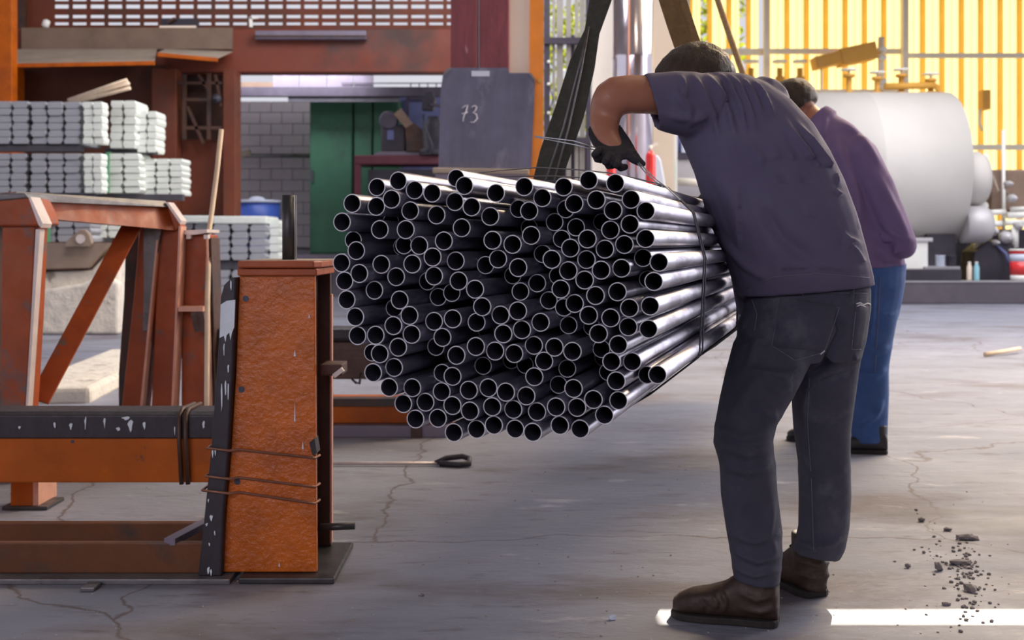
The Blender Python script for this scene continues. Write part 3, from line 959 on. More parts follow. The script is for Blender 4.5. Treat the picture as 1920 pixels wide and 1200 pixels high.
# ------------------------------------------------------------------ front stand: post, beams
YF = 3.49
px = lambda x_, Y=YF: W(x_, 0, Y).x
pz = lambda y_, Y=YF: W(0, y_, Y).z
t = thing('stop_post', 'glossy bright orange stop post with black rubber strip, left of the pipe bundle', 'post', (px(500), YF + .15, 0))
MB().prism([(px(415), .02), (px(594), .02), (px(592), pz(800)), (px(590), pz(515)), (px(449), pz(515)), (px(442), pz(700)), (px(432), pz(860))], YF, YF + .022).build('front_plate', m_post, t, 0.003)
MB().prism([(px(470), .02), (px(566), .02), (px(566), pz(515)), (px(470), pz(515))], YF + .02, YF + .31).build('web', m_dkbrown, t)
MB().prism([(px(415), .02), (px(592), .02), (px(590), pz(515)), (px(455), pz(515))], YF + .3, YF + .322).build('rear_plate', m_dkbrown, t, 0.003)
e_ = px(592)
MB().box(e_ - .004, e_ + .002, YF + .296, YF + .326, .03, pz(560)).build('worn_edge', m_pinkedge, t)
MB().box(px(447), px(596), YF - .015, YF + .33, pz(517), pz(503)).build('cap_plate', m_orange_red, t, 0.004)
q0 = [(px(450), YF - .03), (px(592), YF - .03), (px(601), YF + .02), (px(603), YF + .34), (px(450), YF + .34)]
MB().poly([(x_, y_, pz(502)) for x_, y_ in q0] + [(x_, y_, pz(489)) for x_, y_ in q0],
          [(4, 3, 2, 1, 0), (5, 6, 7, 8, 9)] + [(i, (i + 1) % 5, (i + 1) % 5 + 5, i + 5) for i in range(5)]).build('cap_plate', m_orange_red, t, 0.004)
MB().poly([(x_ * .999, y_ + .02, pz(489)) for x_, y_ in q0] + [(x_ * .999, y_ + .02, pz(488)) for x_, y_ in q0],
          [(4, 3, 2, 1, 0), (5, 6, 7, 8, 9)] + [(i, (i + 1) % 5, (i + 1) % 5 + 5, i + 5) for i in range(5)]).build('dusty_top', m_dust, t)
rb = MB().prism([(px(376), .015), (px(420), .015), (px(424), pz(960)), (px(432), pz(860)), (px(441), pz(700)), (px(448), pz(519)), (px(438), pz(520)), (px(424), pz(534)), (px(418), pz(556)), (px(413), pz(660)), (px(400), pz(840)), (px(388), pz(960))], YF - .03, YF + .15).build('rubber_strip', m_rubber, t, 0.006)
MB().prism([(px(419), pz(570)), (px(430), pz(563)), (px(446), pz(561)), (px(444), pz(612)), (px(440), pz(622)), (px(437), pz(636)), (px(435), pz(622)), (px(430), pz(627)), (px(428), pz(640)), (px(425), pz(628)), (px(417), pz(632))], YF - .034, YF - .028).build('paint_patch', m_whitepaint, rb)
dr = MB()
for (x_, y0_, y1_, w_) in ((428, 708, 738, 2.2), (433, 680, 696, 2), (421, 712, 770, 1.5), (433, 712, 748, 1.4), (404, 838, 856, 1.6), (409, 836, 852, 1.4), (401, 1060, 1074, 2), (396, 1055, 1072, 2.4), (402, 960, 972, 3), (393, 976, 982, 2), (408, 990, 1000, 1.4), (398, 1012, 1020, 1.6), (438, 522, 545, 1.6), (425, 640, 668, 1.2), (396, 930, 938, 1.6)):
    dr.splat(px(x_), pz((y0_ + y1_) / 2), w_ / 630, (y1_ - y0_) / 2 / 630, YF - .0335, YF - .028)
dr.build('paint_drips', m_whitepaint, rb)
for (x_, y_) in ((461, 560), (453, 730), (445, 903)):
    MB().lathe((px(x_), YF, pz(y_)), (0, -1, 0), [(.0095, -.01), (.0095, .0015)], 16).build('bolt_hole', m_bore, t)
fl = MB()
for (x_, y0_, y1_, w_) in ((553, 655, 668, 2), (541, 492, 508, 3), (553, 750, 790, 1.2), (524, 1054, 1062, 1.5), (568, 826, 842, 1.6), (580, 588, 596, 1.5)):
    fl.prism([(px(x_ - w_), pz(y1_)), (px(x_ + w_), pz(y1_)), (px(x_), pz(y0_))], YF - .0025, YF + .001)
fl.build('paint_flecks', m_whitepaint, t)
# bracket stubs and pin
MB().tube([W(541, 489, YF + .12), W(541, 366, YF + .12)], .0195, 14).build('top_pin', m_dksteel, t)
MB().bar(W(555, 489, YF + .115), W(555, 366, YF + .115), .004, .006).build('pin_seam', m_greysteel, t)
MB().box(px(590), px(632), YF + .1, YF + .22, pz(712), pz(690)).build('side_lug', m_dkbrown, t, 0.004)
MB().bar(W(626, 705, YF + .09), W(643, 692, YF + .09), .02, .014).build('lug_bolt', m_lightedge, t)
MB().tube([(px(590), YF + .1, pz(1004)), (px(657), YF + .1, pz(1001))], .011, 10).build('lower_rod', m_dksteel, t)
MB().box(px(455), px(632), YF - .055, YF + .36, 0, .018).build('base_plate', m_dksteel, t, 0.004)
for (l0, l1, r0, r1, mt) in ((395, 836, 590, 858, m_pinkedge), (392, 888, 600, 912, m_pinkedge), (386, 914, 590, 943, m_pinkedge)):
    wr = MB()
    wr.tube([(px(l0), YF + .1, pz(l1)), (px(l0), YF - .04, pz(l1)), (px(436), YF - .04, pz(l1 + (r1 - l1) * .2)), (px(448), YF - .008, pz(l1 + (r1 - l1) * .26)), (px(592), YF - .008, pz(r1)), (px(594), YF + .05, pz(r1 + 1))], .004, 8)
    wr.build('binding_wire', M('dull_wire_%d' % l1, lin(150, 104, 84), .5, .3, .2, 20), t)
MB().pprism([(580, 830), (590, 822), (594, 850), (586, 855)], YF - .02, .06).build('rubber_scrap', m_rubber, t)

t = thing('base_frame', 'long low brown base frame running left from the orange post along the floor', 'frame', (px(150), YF + .1, 0))
MB().box(px(-120), px(420), YF, YF + .03, .016, pz(1018)).build('front_beam', m_brown, t, 0.004)
MB().box(px(-120), px(420), YF + .25, YF + .28, .016, pz(1018)).build('rear_beam', m_brown, t, 0.004)
MB().box(px(-120), px(440), YF - .06, YF + .32, .0, .016).build('floor_flange', m_greysteel, t, 0.003)
MB().bar((px(318), YF, pz(1016)), (px(352), YF + .28, pz(1016)), .035, .02).build('spacer_bar', m_violet, t)
t = MB().box(px(180), px(206), YF - .13, YF - .07, 0, .012).build('metal_scrap', m_greysteel, bevel=.003)
tag(t, 'small flat metal scrap on the floor before the base frame', 'scrap')

Yu = 4.05
t = thing('support_beam', 'orange support beam topped with a scuffed black rubber pad, left foreground', 'beam', (px(100, Yu), Yu + .1, 0))
MB().box(px(-120, Yu), px(404, Yu), Yu, Yu + .14, pz(905, Yu), pz(820, Yu)).build('beam', m_orange, t, 0.005)
pd = MB()
zz0, zz1 = pz(821, Yu), pz(772, Yu)
pd.poly([(px(-120, Yu), Yu - .012, zz0), (px(-120, Yu), Yu - .012, zz1 - .012), (px(-120, Yu), Yu + .01, zz1), (px(-120, Yu), Yu + .14, zz1 + .002), (px(-120, Yu), Yu + .15, zz0)] +
        [(px(406, Yu), Yu - .012, zz0), (px(406, Yu), Yu - .012, zz1 - .012), (px(406, Yu), Yu + .01, zz1), (px(406, Yu), Yu + .14, zz1 + .002), (px(406, Yu), Yu + .15, zz0)],
        [(0, 1, 2, 3, 4), (9, 8, 7, 6, 5)] + [(i, (i + 1) % 5, (i + 1) % 5 + 5, i + 5) for i in range(5)])
pad = pd.build('rubber_pad', m_rubber, t, 0.004)
sc = MB()
for (x_, y0_, y1_, w_) in ((40, 798, 803, 2.5), (106, 790, 802, 2), (136, 792, 804, 3), (163, 780, 804, 1.5), (199, 782, 802, 2), (225, 800, 807, 4), (247, 786, 810, 5), (273, 788, 804, 2.5), (330, 798, 814, 1.3), (384, 788, 803, 2.5), (240, 780, 787, 8)):
    sc.splat(px(x_, Yu), pz((y0_ + y1_) / 2, Yu), w_ / 540, (y1_ - y0_) / 2 / 540, Yu - .0155, Yu - .01)
sc.build('paint_smears', m_whitepaint, pad)
MB().lathe((px(136, Yu), Yu, pz(828, Yu)), (0, -1, 0), [(.006, -.01), (.006, .0015)], 12).build('bolt_hole', m_bore, t)
for x_ in (343, 355):
    MB().tube([(px(x_, Yu), Yu - .016, pz(906, Yu)), (px(x_ - 3, Yu), Yu - .024, pz(830, Yu)), (px(x_ - 4, Yu), Yu - .02, pz(776, Yu)), (px(x_ - 4, Yu), Yu + .02, pz(768, Yu)), (px(x_ - 2, Yu), Yu + .16, pz(769, Yu))], .008, 8).build('binding_strap', m_dkbrown, t)
Yl = F / (948 - 455)
MB().box(px(32, Yl), px(75, Yl), Yl - .06, Yl + .06, .01, pz(900, Yu)).build('leg', m_orange, t, 0.004)
MB().box(px(73, Yl), px(84, Yl), Yl - .06, Yl + .12, .01, pz(900, Yu)).build('leg_flange', m_pinkedge, t, 0.003)
MB().box(px(20, Yl), px(104, Yl), Yl - .08, Yl + .09, 0, .014).build('foot_plate', m_dksteel, t, 0.003)
MB().box(px(-120, Yu), px(-80, Yu), Yu + .02, Yu + .12, 0, pz(905, Yu)).build('leg', m_orange, t, 0.004)

# rod with a looped grip on the floor
Yk = F / (874 - 455)
t = thing('hook_rod', 'thin steel rod with a black looped grip lying on the floor under the bundle', 'rod', (W(750, 0, Yk).x, Yk, 0))
MB().tube([(W(600, 0, Yk).x, Yk, .012), (W(822, 0, Yk).x, Yk, .012)], .008, 8).build('rod', m_lightedge, t)
MB().tube([(W(818, 0, Yk).x, Yk, .014), (W(835, 0, Yk).x, Yk + .03, .03), (W(866, 0, Yk).x, Yk + .05, .035), (W(880, 0, Yk).x, Yk + .03, .028), (W(880, 0, Yk).x, Yk - .03, .016), (W(862, 0, Yk).x, Yk - .04, .014), (W(825, 0, Yk).x, Yk - .01, .014)], .013, 8).build('grip', m_rubber, t)
# ------------------------------------------------------------------ bundle of steel pipes
RAWA = """213,378 420,320,1 549,365 622,193 773,277 975,290 1150,195,1 1228,243 1115,363 1557,342 1825,275 1722,425,1 1838,487
155,555 382,493 620,545,2 732,478 975,507 1318,443 1207,625 1510,560 1760,605,2 1868,687 222,742,1 297,850 402,670 563,767,1 717,670
690,840,2 826,787 1040,750 930,907 1517,737 1670,768 130,938 290,1035 470,955 587,1055 750,972 1175,942 1375,965,1 1530,925 1735,1000
1645,1080,2 147,1118 400,1195 815,1155,1 965,1115 1190,1108 1385,1165 1775,1200,1 1925,1120,1"""
RAWB = """90,360 235,430,1 278,248 388,437 510,185 755,213 580,367 735,465 900,363 1037,470 170,563,1 405,617,1 605,550,2
710,645 890,592 250,715,1 498,722 330,820 660,820 840,785 1035,725 82,857,1 185,912 483,923 995,905,1 1158,943 332,1018 643,1018
818,1018 175,1090,1 477,1108 1012,1090,2 1110,1120 250,1190 800,1200 565,1240"""
RAWC = """130,93 222,185 425,160,1 553,62 612,173 783,122,1 785,262 920,190 925,45,1 1050,85,2 1125,168 1278,197 1455,160
487,277 602,327 867,358 1062,277 1195,305,2 1310,340 1458,310 200,355 338,360 508,432 742,433,1 392,500 310,485,2 330,618 528,600
785,620,1 955,647 990,493 920,520,3 1078,428 1230,455 1360,480 1515,450 1130,567,1 1318,587,2 1455,615,2 472,738 620,733 815,743
1035,767 1175,712 1327,745 1463,783 1540,675 1595,560 545,865 705,850 900,868 1040,922 1205,875 1368,907 1535,907 635,983 803,977
922,1085 1093,1060 1223,1027 1383,1058 1515,1080"""
RAWD = """95,130,1 195,150,1 280,127 412,203 577,227 720,150 875,135 88,282 248,300,1 385,318,2 490,340 705,305 863,308 155,420
307,450 483,455,1 642,415 287,595,1 595,550 733,552 487,540,3 190,730,1 333,725 515,660,2 622,697 860,650,1 922,653 450,812
170,890 320,883 630,853 535,937 197,1025 350,1058"""
ends = []
for raw, ox, oy, s in ((RAWA, 620, 300, 4.918), (RAWB, 1000, 300, 4.918), (RAWC, 620, 540, 4.0), (RAWD, 1000, 540, 4.0)):
    for tok in raw.split():
        v = [float(q) for q in tok.split(',')]
        ends.append((ox + v[0] / s, oy + v[1] / s, int(v[2]) if len(v) > 2 else 0))
SLX = 0.284          # the bundle runs away from the camera and to the right
YN, LEN, PR = 2.10, 5.6, 0.0170
P2 = []
for (ex, ey, l) in ends:
    Y = YN + (0, .075, .14, .22)[l] + RND.uniform(0, .03)
    p = W(ex, ey, Y)
    P2.append([p.x - SLX * (Y - YN), p.z, Y])
for it in range(60):                       # settle the pipes so that no two of them run through each other
    for i in range(len(P2)):
        for j in range(i):
            dx, dz = P2[i][0] - P2[j][0], P2[i][1] - P2[j][1]
            d_ = math.hypot(dx, dz)
            if d_ < 2 * PR + .0002:
                if d_ < 1e-6:
                    dx, dz, d_ = 1e-3, 1e-3, 1.5e-3
                k_ = (2 * PR + .0004 - d_) / d_ * .5
                P2[i][0] += dx * k_
                P2[i][1] += dz * k_
                P2[j][0] -= dx * k_
                P2[j][1] -= dz * k_
DIR = Vector((SLX, 1, 0)).normalized()
PMESH = None


def pipe_mesh():
    b = bmesh.new()
    seg = 28
    prof = [(PR, LEN), (PR, .0012), (PR - .0005, 0), (PR - .0013, 0), (PR - .0016, .0008), (PR - .0016, LEN)]
    rings = []
    for r, h in prof:
        rings.append([b.verts.new((r * math.cos(2 * math.pi * k / seg), h, r * math.sin(2 * math.pi * k / seg))) for k in range(seg)])
    for n_, (A, B) in enumerate(zip(rings, rings[1:])):
        for k in range(seg):
            f = b.faces.new((A[k], A[(k + 1) % seg], B[(k + 1) % seg], B[k]))
            f.smooth = n_ in (0, 4)
            f.material_index = 0 if n_ == 0 else 2 if n_ == 4 else 1
    for k in range(seg):
        f = b.faces.new((rings[-1][k], rings[-1][(k + 1) % seg], rings[0][(k + 1) % seg], rings[0][k]))
    bmesh.ops.recalc_face_normals(b, faces=b.faces)
    me = bpy.data.meshes.new('steel_pipe')
    b.to_mesh(me)
    b.free()
    for x_ in (m_galv, m_cut, m_bore):
        me.materials.append(x_)
    return me


PMESH = pipe_mesh()
# rows for the labels: bands of one pipe diameter from the top of the bundle down
order = sorted(range(len(P2)), key=lambda i: -P2[i][1])
zmax = P2[order[0]][1]
rows = {}
for i in order:
    rows.setdefault(int((zmax - P2[i][1]) / (2 * PR * 1.03)), []).append(i)
rown = {}
for n_, (r, mem) in enumerate(sorted(rows.items())):
    mem.sort(key=lambda i: P2[i][0])
    for c_, i in enumerate(mem):
        rown[i] = (n_, c_, len(mem))
last = max(v[0] for v in rown.values())
for i, (x_, z_, Y) in enumerate(P2):
    o = bpy.data.objects.new('steel_pipe', PMESH)
    link(o)
    o.location = (x_ + SLX * (Y - YN), Y, z_)
    o.rotation_euler = (RND.uniform(0, .0), RND.uniform(0, 6.28), -math.atan(SLX))
    o.rotation_mode = 'XYZ'
    # spin about its own axis only, then turn in plan
    o.rotation_euler = (Matrix.Rotation(-math.atan(SLX), 3, 'Z') @ Matrix.Rotation(RND.uniform(0, 6.28), 3, 'Y')).to_euler()
    r, c_, n_ = rown[i]
    rn = 'topmost row' if r == 0 else 'lowest row' if r == last else f'{ordinal(r + 1)} row from the top'
    if c_ == 0:
        pos = 'leftmost'
    elif c_ == n_ - 1:
        pos = 'rightmost'
    elif c_ < n_ / 2:
        pos = ordinal(c_ + 1) + ' from left'
    else:
        pos = ordinal(n_ - c_) + ' from right'
    tag(o, f'galvanized steel pipe, {pos} in the {rn} of the bundle', 'pipe', 'galvanized pipes of the slung bundle')


def axis_pt(x_, z_, Y):
    return Vector((x_ + SLX * (Y - YN), Y, z_))


def hull(pts):
    pts = sorted(set((round(a, 5), round(b, 5)) for a, b in pts))

    def half(seq):
        h = []
        for p in seq:
            while len(h) > 1 and (h[-1][0] - h[-2][0]) * (p[1] - h[-2][1]) - (h[-1][1] - h[-2][1]) * (p[0] - h[-2][0]) <= 0:
                h.pop()
            h.append(p)
        return h
    lo = half(pts)
    hi = half(pts[::-1])
    return lo[:-1] + hi[:-1]


HULLP = [(x_ + (PR + .004) * math.cos(a), z_ + (PR + .004) * math.sin(a)) for x_, z_, Y in P2 for a in [k * math.pi / 6 for k in range(12)]]
HULL = hull(HULLP)


def loop_path(Y0_, tilt=0.0):
    return [axis_pt(x_, z_, Y0_ + tilt * (z_ - .9)) for x_, z_ in HULL]


t = thing('tie_wire', 'thin dark double wire tied around the pipe bundle near its front', 'wire', axis_pt(0, HULL[0][1], 2.62))
MB().tube(loop_path(2.60, .25), .0022, 6, closed=True).build('wire_loop', m_wire, t)
MB().tube(loop_path(2.64, .16), .0022, 6, closed=True).build('wire_loop', m_wire, t)
t = thing('tie_wire', 'heavy dark wire loops around the bundle beside the worker at his thigh', 'wire', axis_pt(0, HULL[0][1], 3.45))
MB().tube(loop_path(3.45, -.1), .004, 6, closed=True).build('wire_loop', m_wire, t)
MB().tube(loop_path(3.52, .12), .004, 6, closed=True).build('wire_loop', m_wire, t)

# webbing sling: two legs rising from the sides of the bundle towards the crane
YS = 3.75
xs = [p[0] for p in HULL]
zs = [p[1] for p in HULL]
apex = W(1179, -193, YS)


def ribbon(path, w, th, wdir):
    b = MB()
    wd_ = Vector(wdir).normalized()
    rows_ = []
    for i, p in enumerate(path):
        tt = (Vector(path[min(i + 1, len(path) - 1)]) - Vector(path[max(i - 1, 0)])).normalized()
        u = (wd_ - tt * wd_.dot(tt)).normalized()
        n_ = tt.cross(u)
        ww = w[i] if isinstance(w, list) else w
        p = Vector(p)
        rows_.append([b.bm.verts.new(p + u * sx * ww / 2 + n_ * sn * th / 2) for sx, sn in ((-1, -1), (1, -1), (1, 1), (-1, 1))])
    for A, B in zip(rows_, rows_[1:]):
        for k in range(4):
            b.bm.faces.new((A[k], A[(k + 1) % 4], B[(k + 1) % 4], B[k]))
    b.bm.faces.new(rows_[0][::-1])
    b.bm.faces.new(rows_[-1])
    return b


t = thing('lifting_sling', 'wide dark webbing sling carrying the pipe bundle, rising in a V', 'sling', axis_pt(.05, min(zs), YS))
lp = [W(1016, 372, YS), W(1040, 290, YS), W(1068, 210, YS), W(1092, 120, YS), W(1110, 60, YS), W(1128, -10, YS), W(1165, -140, YS)]
ribbon(lp, [.085, .10, .10, .085, .05, .075, .07], .006, (1, 0.25, .3)).build('left_leg', m_strap, t)
MB().tube([W(1012, 372, YS - .03), W(1056, 240, YS - .03), W(1082, 140, YS - .03), W(1104, 50, YS - .02)], .0035, 6).build('edge_cord', m_greysteel, t)
MB().tube([W(1030, 372, YS - .03), W(1066, 240, YS - .03), W(1088, 140, YS - .03), W(1104, 50, YS - .02)], .0035, 6).build('edge_cord', m_greysteel, t)
rp = [W(1404, 425, YS), W(1350, 275, YS), W(1285, 95, YS), W(1268, 45, YS), W(1252, -5, YS), W(1200, -150, YS)]
ribbon(rp, .062, .006, (1, .2, .3)).build('right_leg', m_strap2, t)
ribbon([p + Vector((.05, .03, 0)) for p in rp], .03, .006, (1, .5, .3)).build('right_leg_back', m_strap2, t)
low = [p for p in loop_path(YS)]
xl, xr = min(p.x for p in low), max(p.x for p in low)
# under-loop: lower half of the hull from left to right
hl = sorted([(x_, z_) for x_, z_ in HULL if z_ < (min(zs) + max(zs)) / 2 + .1], key=lambda q: math.atan2(q[1] - .95, q[0] + .015))
under = [axis_pt(x_ * 1.01, z_ - .004, YS) for x_, z_ in hl]
under = [W(1016, 372, YS)] + sorted(under, key=lambda p: p.x) + [W(1404, 425, YS)]
ribbon(under, .09, .006, (SLX, 1, 0)).build('under_loop', m_strap, t)
YT = 5.9
t = thing('lifting_rope', 'thin tan rope sling tied around the bundle behind the webbing sling', 'rope', axis_pt(.05, min(zs), YT))
MB().tube(loop_path(YT), .012, 8, closed=True).build('rope_loop', m_rope, t)
e_ = max(loop_path(YT), key=lambda p: p.x - .0)
MB().tube([W(1489, 415, YT), W(1440, 275, YT), W(1396, 148, YT), W(1364, 55, YT), W(1344, -5, YT), W(1310, -105, YT)], .0155, 8).build('rope_leg', m_rope, t)

# loose wire being tied by the worker
t = thing('loose_wire', 'pale loose wires running over the bundle to the worker\'s gloved hand', 'wire', W(1000, 330, 2.9))
for k_, pts in enumerate(([(1003, 255, 3.0), (1040, 260, 2.98), (1075, 264, 2.97), (1120, 278, 2.96)], [(1003, 257, 3.02), (1045, 265, 2.99), (1080, 272, 2.97), (1122, 283, 2.96)],
                          [(1196, 303, 2.93), (1215, 322, 2.85), (1232, 338, 2.72), (1246, 348, 2.64), (1275, 375, 2.62)], [(1194, 305, 2.93), (1210, 323, 2.85), (1228, 340, 2.72), (1244, 352, 2.64)],
                          [(850, 330, 2.62), (930, 320, 2.75), (1010, 314, 2.9), (1080, 318, 2.85), (1140, 324, 2.8), (1190, 334, 2.7), (1240, 346, 2.66)],
                          [(880, 332, 2.66), (960, 331, 2.72), (1030, 330, 2.75), (1090, 333, 2.75)])):
    MB().tube([W(*q) for q in pts], .0017, 6).build('wire_strand', m_wirebright if k_ < 4 else m_greysteel, t)
# ------------------------------------------------------------------ the two workers
m_skin = M('skin', lin(158, 104, 82), 0.5, 0, 0.08, 12, bump=0.06, bscale=180)
m_hair = M('dark_hair', lin(54, 36, 22), 0.5, 0, 0.5, 60, bump=0.9, bscale=160, stretch=(1, 1, .25))
m_tee = M('violet_grey_cotton', lin(84, 78, 104), 0.85, 0, 0.08, 5, bump=0.12, bscale=260)
m_sweat = M('purple_cotton', lin(112, 92, 132), 0.85, 0, 0.08, 5, bump=0.12, bscale=200)
m_jeans = M('charcoal_denim', lin(62, 62, 78), 0.85, 0, 0.12, 10, bump=0.25, bscale=320, wear=(lin(92, 94, 106), 7, .55, .2))
m_jeans2 = M('blue_denim', lin(62, 92, 146), 0.85, 0, 0.15, 8, bump=0.25, bscale=320, wear=(lin(52, 78, 130), 5, .5, .2))
m_thread = M('denim_thread', lin(112, 112, 126), 0.8, 0, 0.1, 60)
m_fray = M('frayed_thread', lin(200, 200, 206), 0.9, 0, 0.1, 60)
m_glove = M('black_knit_glove', lin(40, 38, 44), 0.85, 0, 0.2, 60, bump=0.3, bscale=300)
m_boot = M('dark_brown_leather', lin(52, 36, 30), 0.6, 0, 0.2, 14, bump=0.2, bscale=60, wear=(lin(72, 56, 48), 12, .58, .12))
m_sole = M('dark_rubber_sole', lin(38, 33, 33), 0.8, 0, 0.15, 20)
m_shoe = M('black_shoe', lin(46, 44, 48), 0.5, 0, 0.15, 20)
m_eye = M('dark_eye', lin(30, 22, 18), 0.2, 0, 0.1, 5)


def pr(pl, pr_, Y, d):
    """cross-section between two outline points of the photograph, at distance Y and half as deep as d."""
    Yl, Yr = Y if isinstance(Y, tuple) else (Y, Y)
    a, b = W(pl[0], pl[1], Yl), W(pr_[0], pr_[1], Yr)
    return ((a + b) / 2, (b - a) / 2, Vector((0, d, 0)))


def shrink(rings, k, dd):
    return [(c, u * max(.2, 1 - k / max(u.length, .01)), v * max(.2, 1 - dd / max(v.length, .01))) for c, u, v in rings]


def limb(mb, pts, seg=16):
    """tapering limb through (px, py, Y, radius)"""
    P_ = [W(*p[:3]) for p in pts]
    mb.tube(P_, [p[3] for p in pts], seg)
    for p, q in zip(P_, pts):
        mb.ball(p, q[3] * .99, 2)


def fuse(mb, name, mat, parent, voxel, it=6, folds=None, fac=.5, gain=1.7):
    """weld overlapping shapes into one continuous skin, relax it, raise the folds"""
    bm = mb.bm
    bmesh.ops.recalc_face_normals(bm, faces=bm.faces)
    me = bpy.data.meshes.new(name)
    bm.to_mesh(me)
    bm.free()
    o = bpy.data.objects.new(name, me)
    link(o)
    r = o.modifiers.new('weld', 'REMESH')
    r.mode, r.voxel_size = 'VOXEL', voxel
    s = o.modifiers.new('relax', 'SMOOTH')
    s.factor, s.iterations = fac, it
    dg = bpy.context.evaluated_depsgraph_get()
    me2 = bpy.data.meshes.new_from_object(o.evaluated_get(dg))
    bpy.data.objects.remove(o)
    bpy.data.meshes.remove(me)
    if folds:
        segs = []
        for pts, w, h in folds:
            m_ = len(pts) - 1
            for i, (a, b) in enumerate(zip(pts, pts[1:])):
                segs.append((a, b, w, h, i / m_, (i + 1) / m_))
        nrm = [v.normal.copy() for v in me2.vertices]
        for v, n in zip(me2.vertices, nrm):
            if n.y > .35:
                continue
            X, Y, Z = v.co
            px_, py_ = HX + X * F / Y, HY + (CH - Z) * F / Y
            tot = 0
            for k, (a, b, w, h, f0, f1) in enumerate(segs):
                if not (min(a[0], b[0]) - 3 * w < px_ < max(a[0], b[0]) + 3 * w and min(a[1], b[1]) - 3 * w < py_ < max(a[1], b[1]) + 3 * w):
                    continue
                dx, dy = b[0] - a[0], b[1] - a[1]
                t_ = ((px_ - a[0]) * dx + (py_ - a[1]) * dy) / (dx * dx + dy * dy)
                t_ = min(1, max(0, t_))
                d_ = math.hypot(px_ - a[0] - t_ * dx, py_ - a[1] - t_ * dy)
                sp = f0 + (f1 - f0) * t_
                val = h * math.exp(-(d_ / w) ** 2) * min(1, .12 + 4.6 * sp * (1 - sp))
                tot = max(tot, val) if h > 0 else min(tot, val)
            v.co += n * tot * gain
    off = Vector((0, 0, 0))
    q = parent
    while q is not None:
        off += WLOC.get(q, Vector((0, 0, 0)))
        q = q.parent
    world = me2.copy()
    me2.transform(Matrix.Translation(-off))
    for p in me2.polygons:
        p.use_smooth = True
    me2.materials.clear()
    me2.materials.append(mat)
    me2.name = name
    o = bpy.data.objects.new(name, me2)
    link(o, parent)
    bvh = BVHTree.FromPolygons([v.co.copy() for v in world.vertices], [tuple(p.vertices) for p in world.polygons])
    bpy.data.meshes.remove(world)
    return o, bvh


CAMP = Vector((0, 0, CH))


def hit(bvh, x_, y_):
    d_ = (W(x_, y_, 3.0) - CAMP).normalized()
    loc, n, i, dist = bvh.ray_cast(CAMP, d_)
    return (loc, n) if loc is not None else (None, None)


def patch(bvh, quad, name, mat, parent, th=.003, nu=10, nv=10):
    """cloth piece sewn on: follows the surface inside a four-cornered outline"""
    A, B, C_, D = [Vector(q) for q in quad]
    g = []
    for j in range(nv + 1):
        row_ = []
        for i in range(nu + 1):
            u, v = i / nu, j / nv
            p = (A * (1 - u) + B * u) * (1 - v) + (D * (1 - u) + C_ * u) * v
            loc, n = hit(bvh, p.x, p.y)
            row_.append((loc, n))
        g.append(row_)
    b = MB()
    vt = {}
    for j in range(nv + 1):
        for i in range(nu + 1):
            loc, n = g[j][i]
            if loc is not None:
                edge = i in (0, nu) or j in (0, nv)
                vt[i, j] = b.bm.verts.new(loc + n * (th * (.1 if edge else 1)))
    for j in range(nv):
        for i in range(nu):
            k = [(i, j), (i + 1, j), (i + 1, j + 1), (i, j + 1)]
            if all(q in vt for q in k):
                f = b.bm.faces.new([vt[q] for q in k])
                f.smooth = True
    return b.build(name, mat, parent)


def stitch(bvh, lines, name, mat, parent, r=.0011):
    b = MB()
    for pts in lines:
        P_ = []
        for (a, c_) in zip(pts, pts[1:]):
            for k in range(7):
                t_ = k / 6
                loc, n = hit(bvh, a[0] + (c_[0] - a[0]) * t_, a[1] + (c_[1] - a[1]) * t_)
                if loc is not None and (not P_ or (loc - P_[-1]).length > .002):
                    if P_ and (loc - P_[-1]).length > .08:
                        continue
                    P_.append(loc + n * .0012)
        if len(P_) > 2:
            b.tube(P_, r, 5)
    return b.build(name, mat, parent)


def head(mb, c, f, up, k=1.0):
    """skull, jaw, nose, ears and lips facing f; returns the frame"""
    f = Vector(f).normalized()
    u = Vector(up)
    u = (u - f * u.dot(f)).normalized()
    s = f.cross(u)
    c = Vector(c)

    def at(x_, y_, z_):
        return c + (s * x_ + f * y_ + u * z_) * k

    def ell(p, a, b_, h, sub=3):
        m_ = Matrix((s * a * k, f * b_ * k, u * h * k)).transposed().to_4x4()
        bmesh.ops.create_icosphere(mb.bm, subdivisions=sub, radius=1, matrix=Matrix.Translation(p) @ m_)
    ell(at(0, -.01, .03), .075, .095, .088)
    ell(at(0, .03, -.045), .058, .06, .07)
    ell(at(0, .058, -.088), .03, .026, .026, 2)
    ell(at(0, .095, -.018), .014, .022, .03, 2)
    ell(at(0, .082, -.056), .026, .014, .011, 2)
    for q in (-1, 1):
        ell(at(.077 * q, -.01, -.005), .012, .026, .034, 2)
    return at, s, f, u


def hair(c_at, s, f, u, name, mat, parent, c, k=1.0):
    b = MB()
    b.ball((0, 0, 0), 1, 4)
    rr = random.Random(5)
    for v in b.bm.verts:
        n = v.co.normalized()
        covered = n.y < .45 + .25 * n.z and n.z > -.7 - .3 * n.y
        sc = 1.12 + rr.uniform(-.02, .035) if covered else .94
        p = s * n.x * .077 * sc + f * (n.y * .097 * sc - .01) + u * (n.z * .09 * sc + .03)
        v.co = c + p * k
    return b.build(name, mat, parent, smooth=True)


def eyes(at, parent):
    for q in (-1, 1):
        MB().ball(at(.031 * q, .083, .012), .0095, 2).build('eye', m_eye, parent, smooth=True)


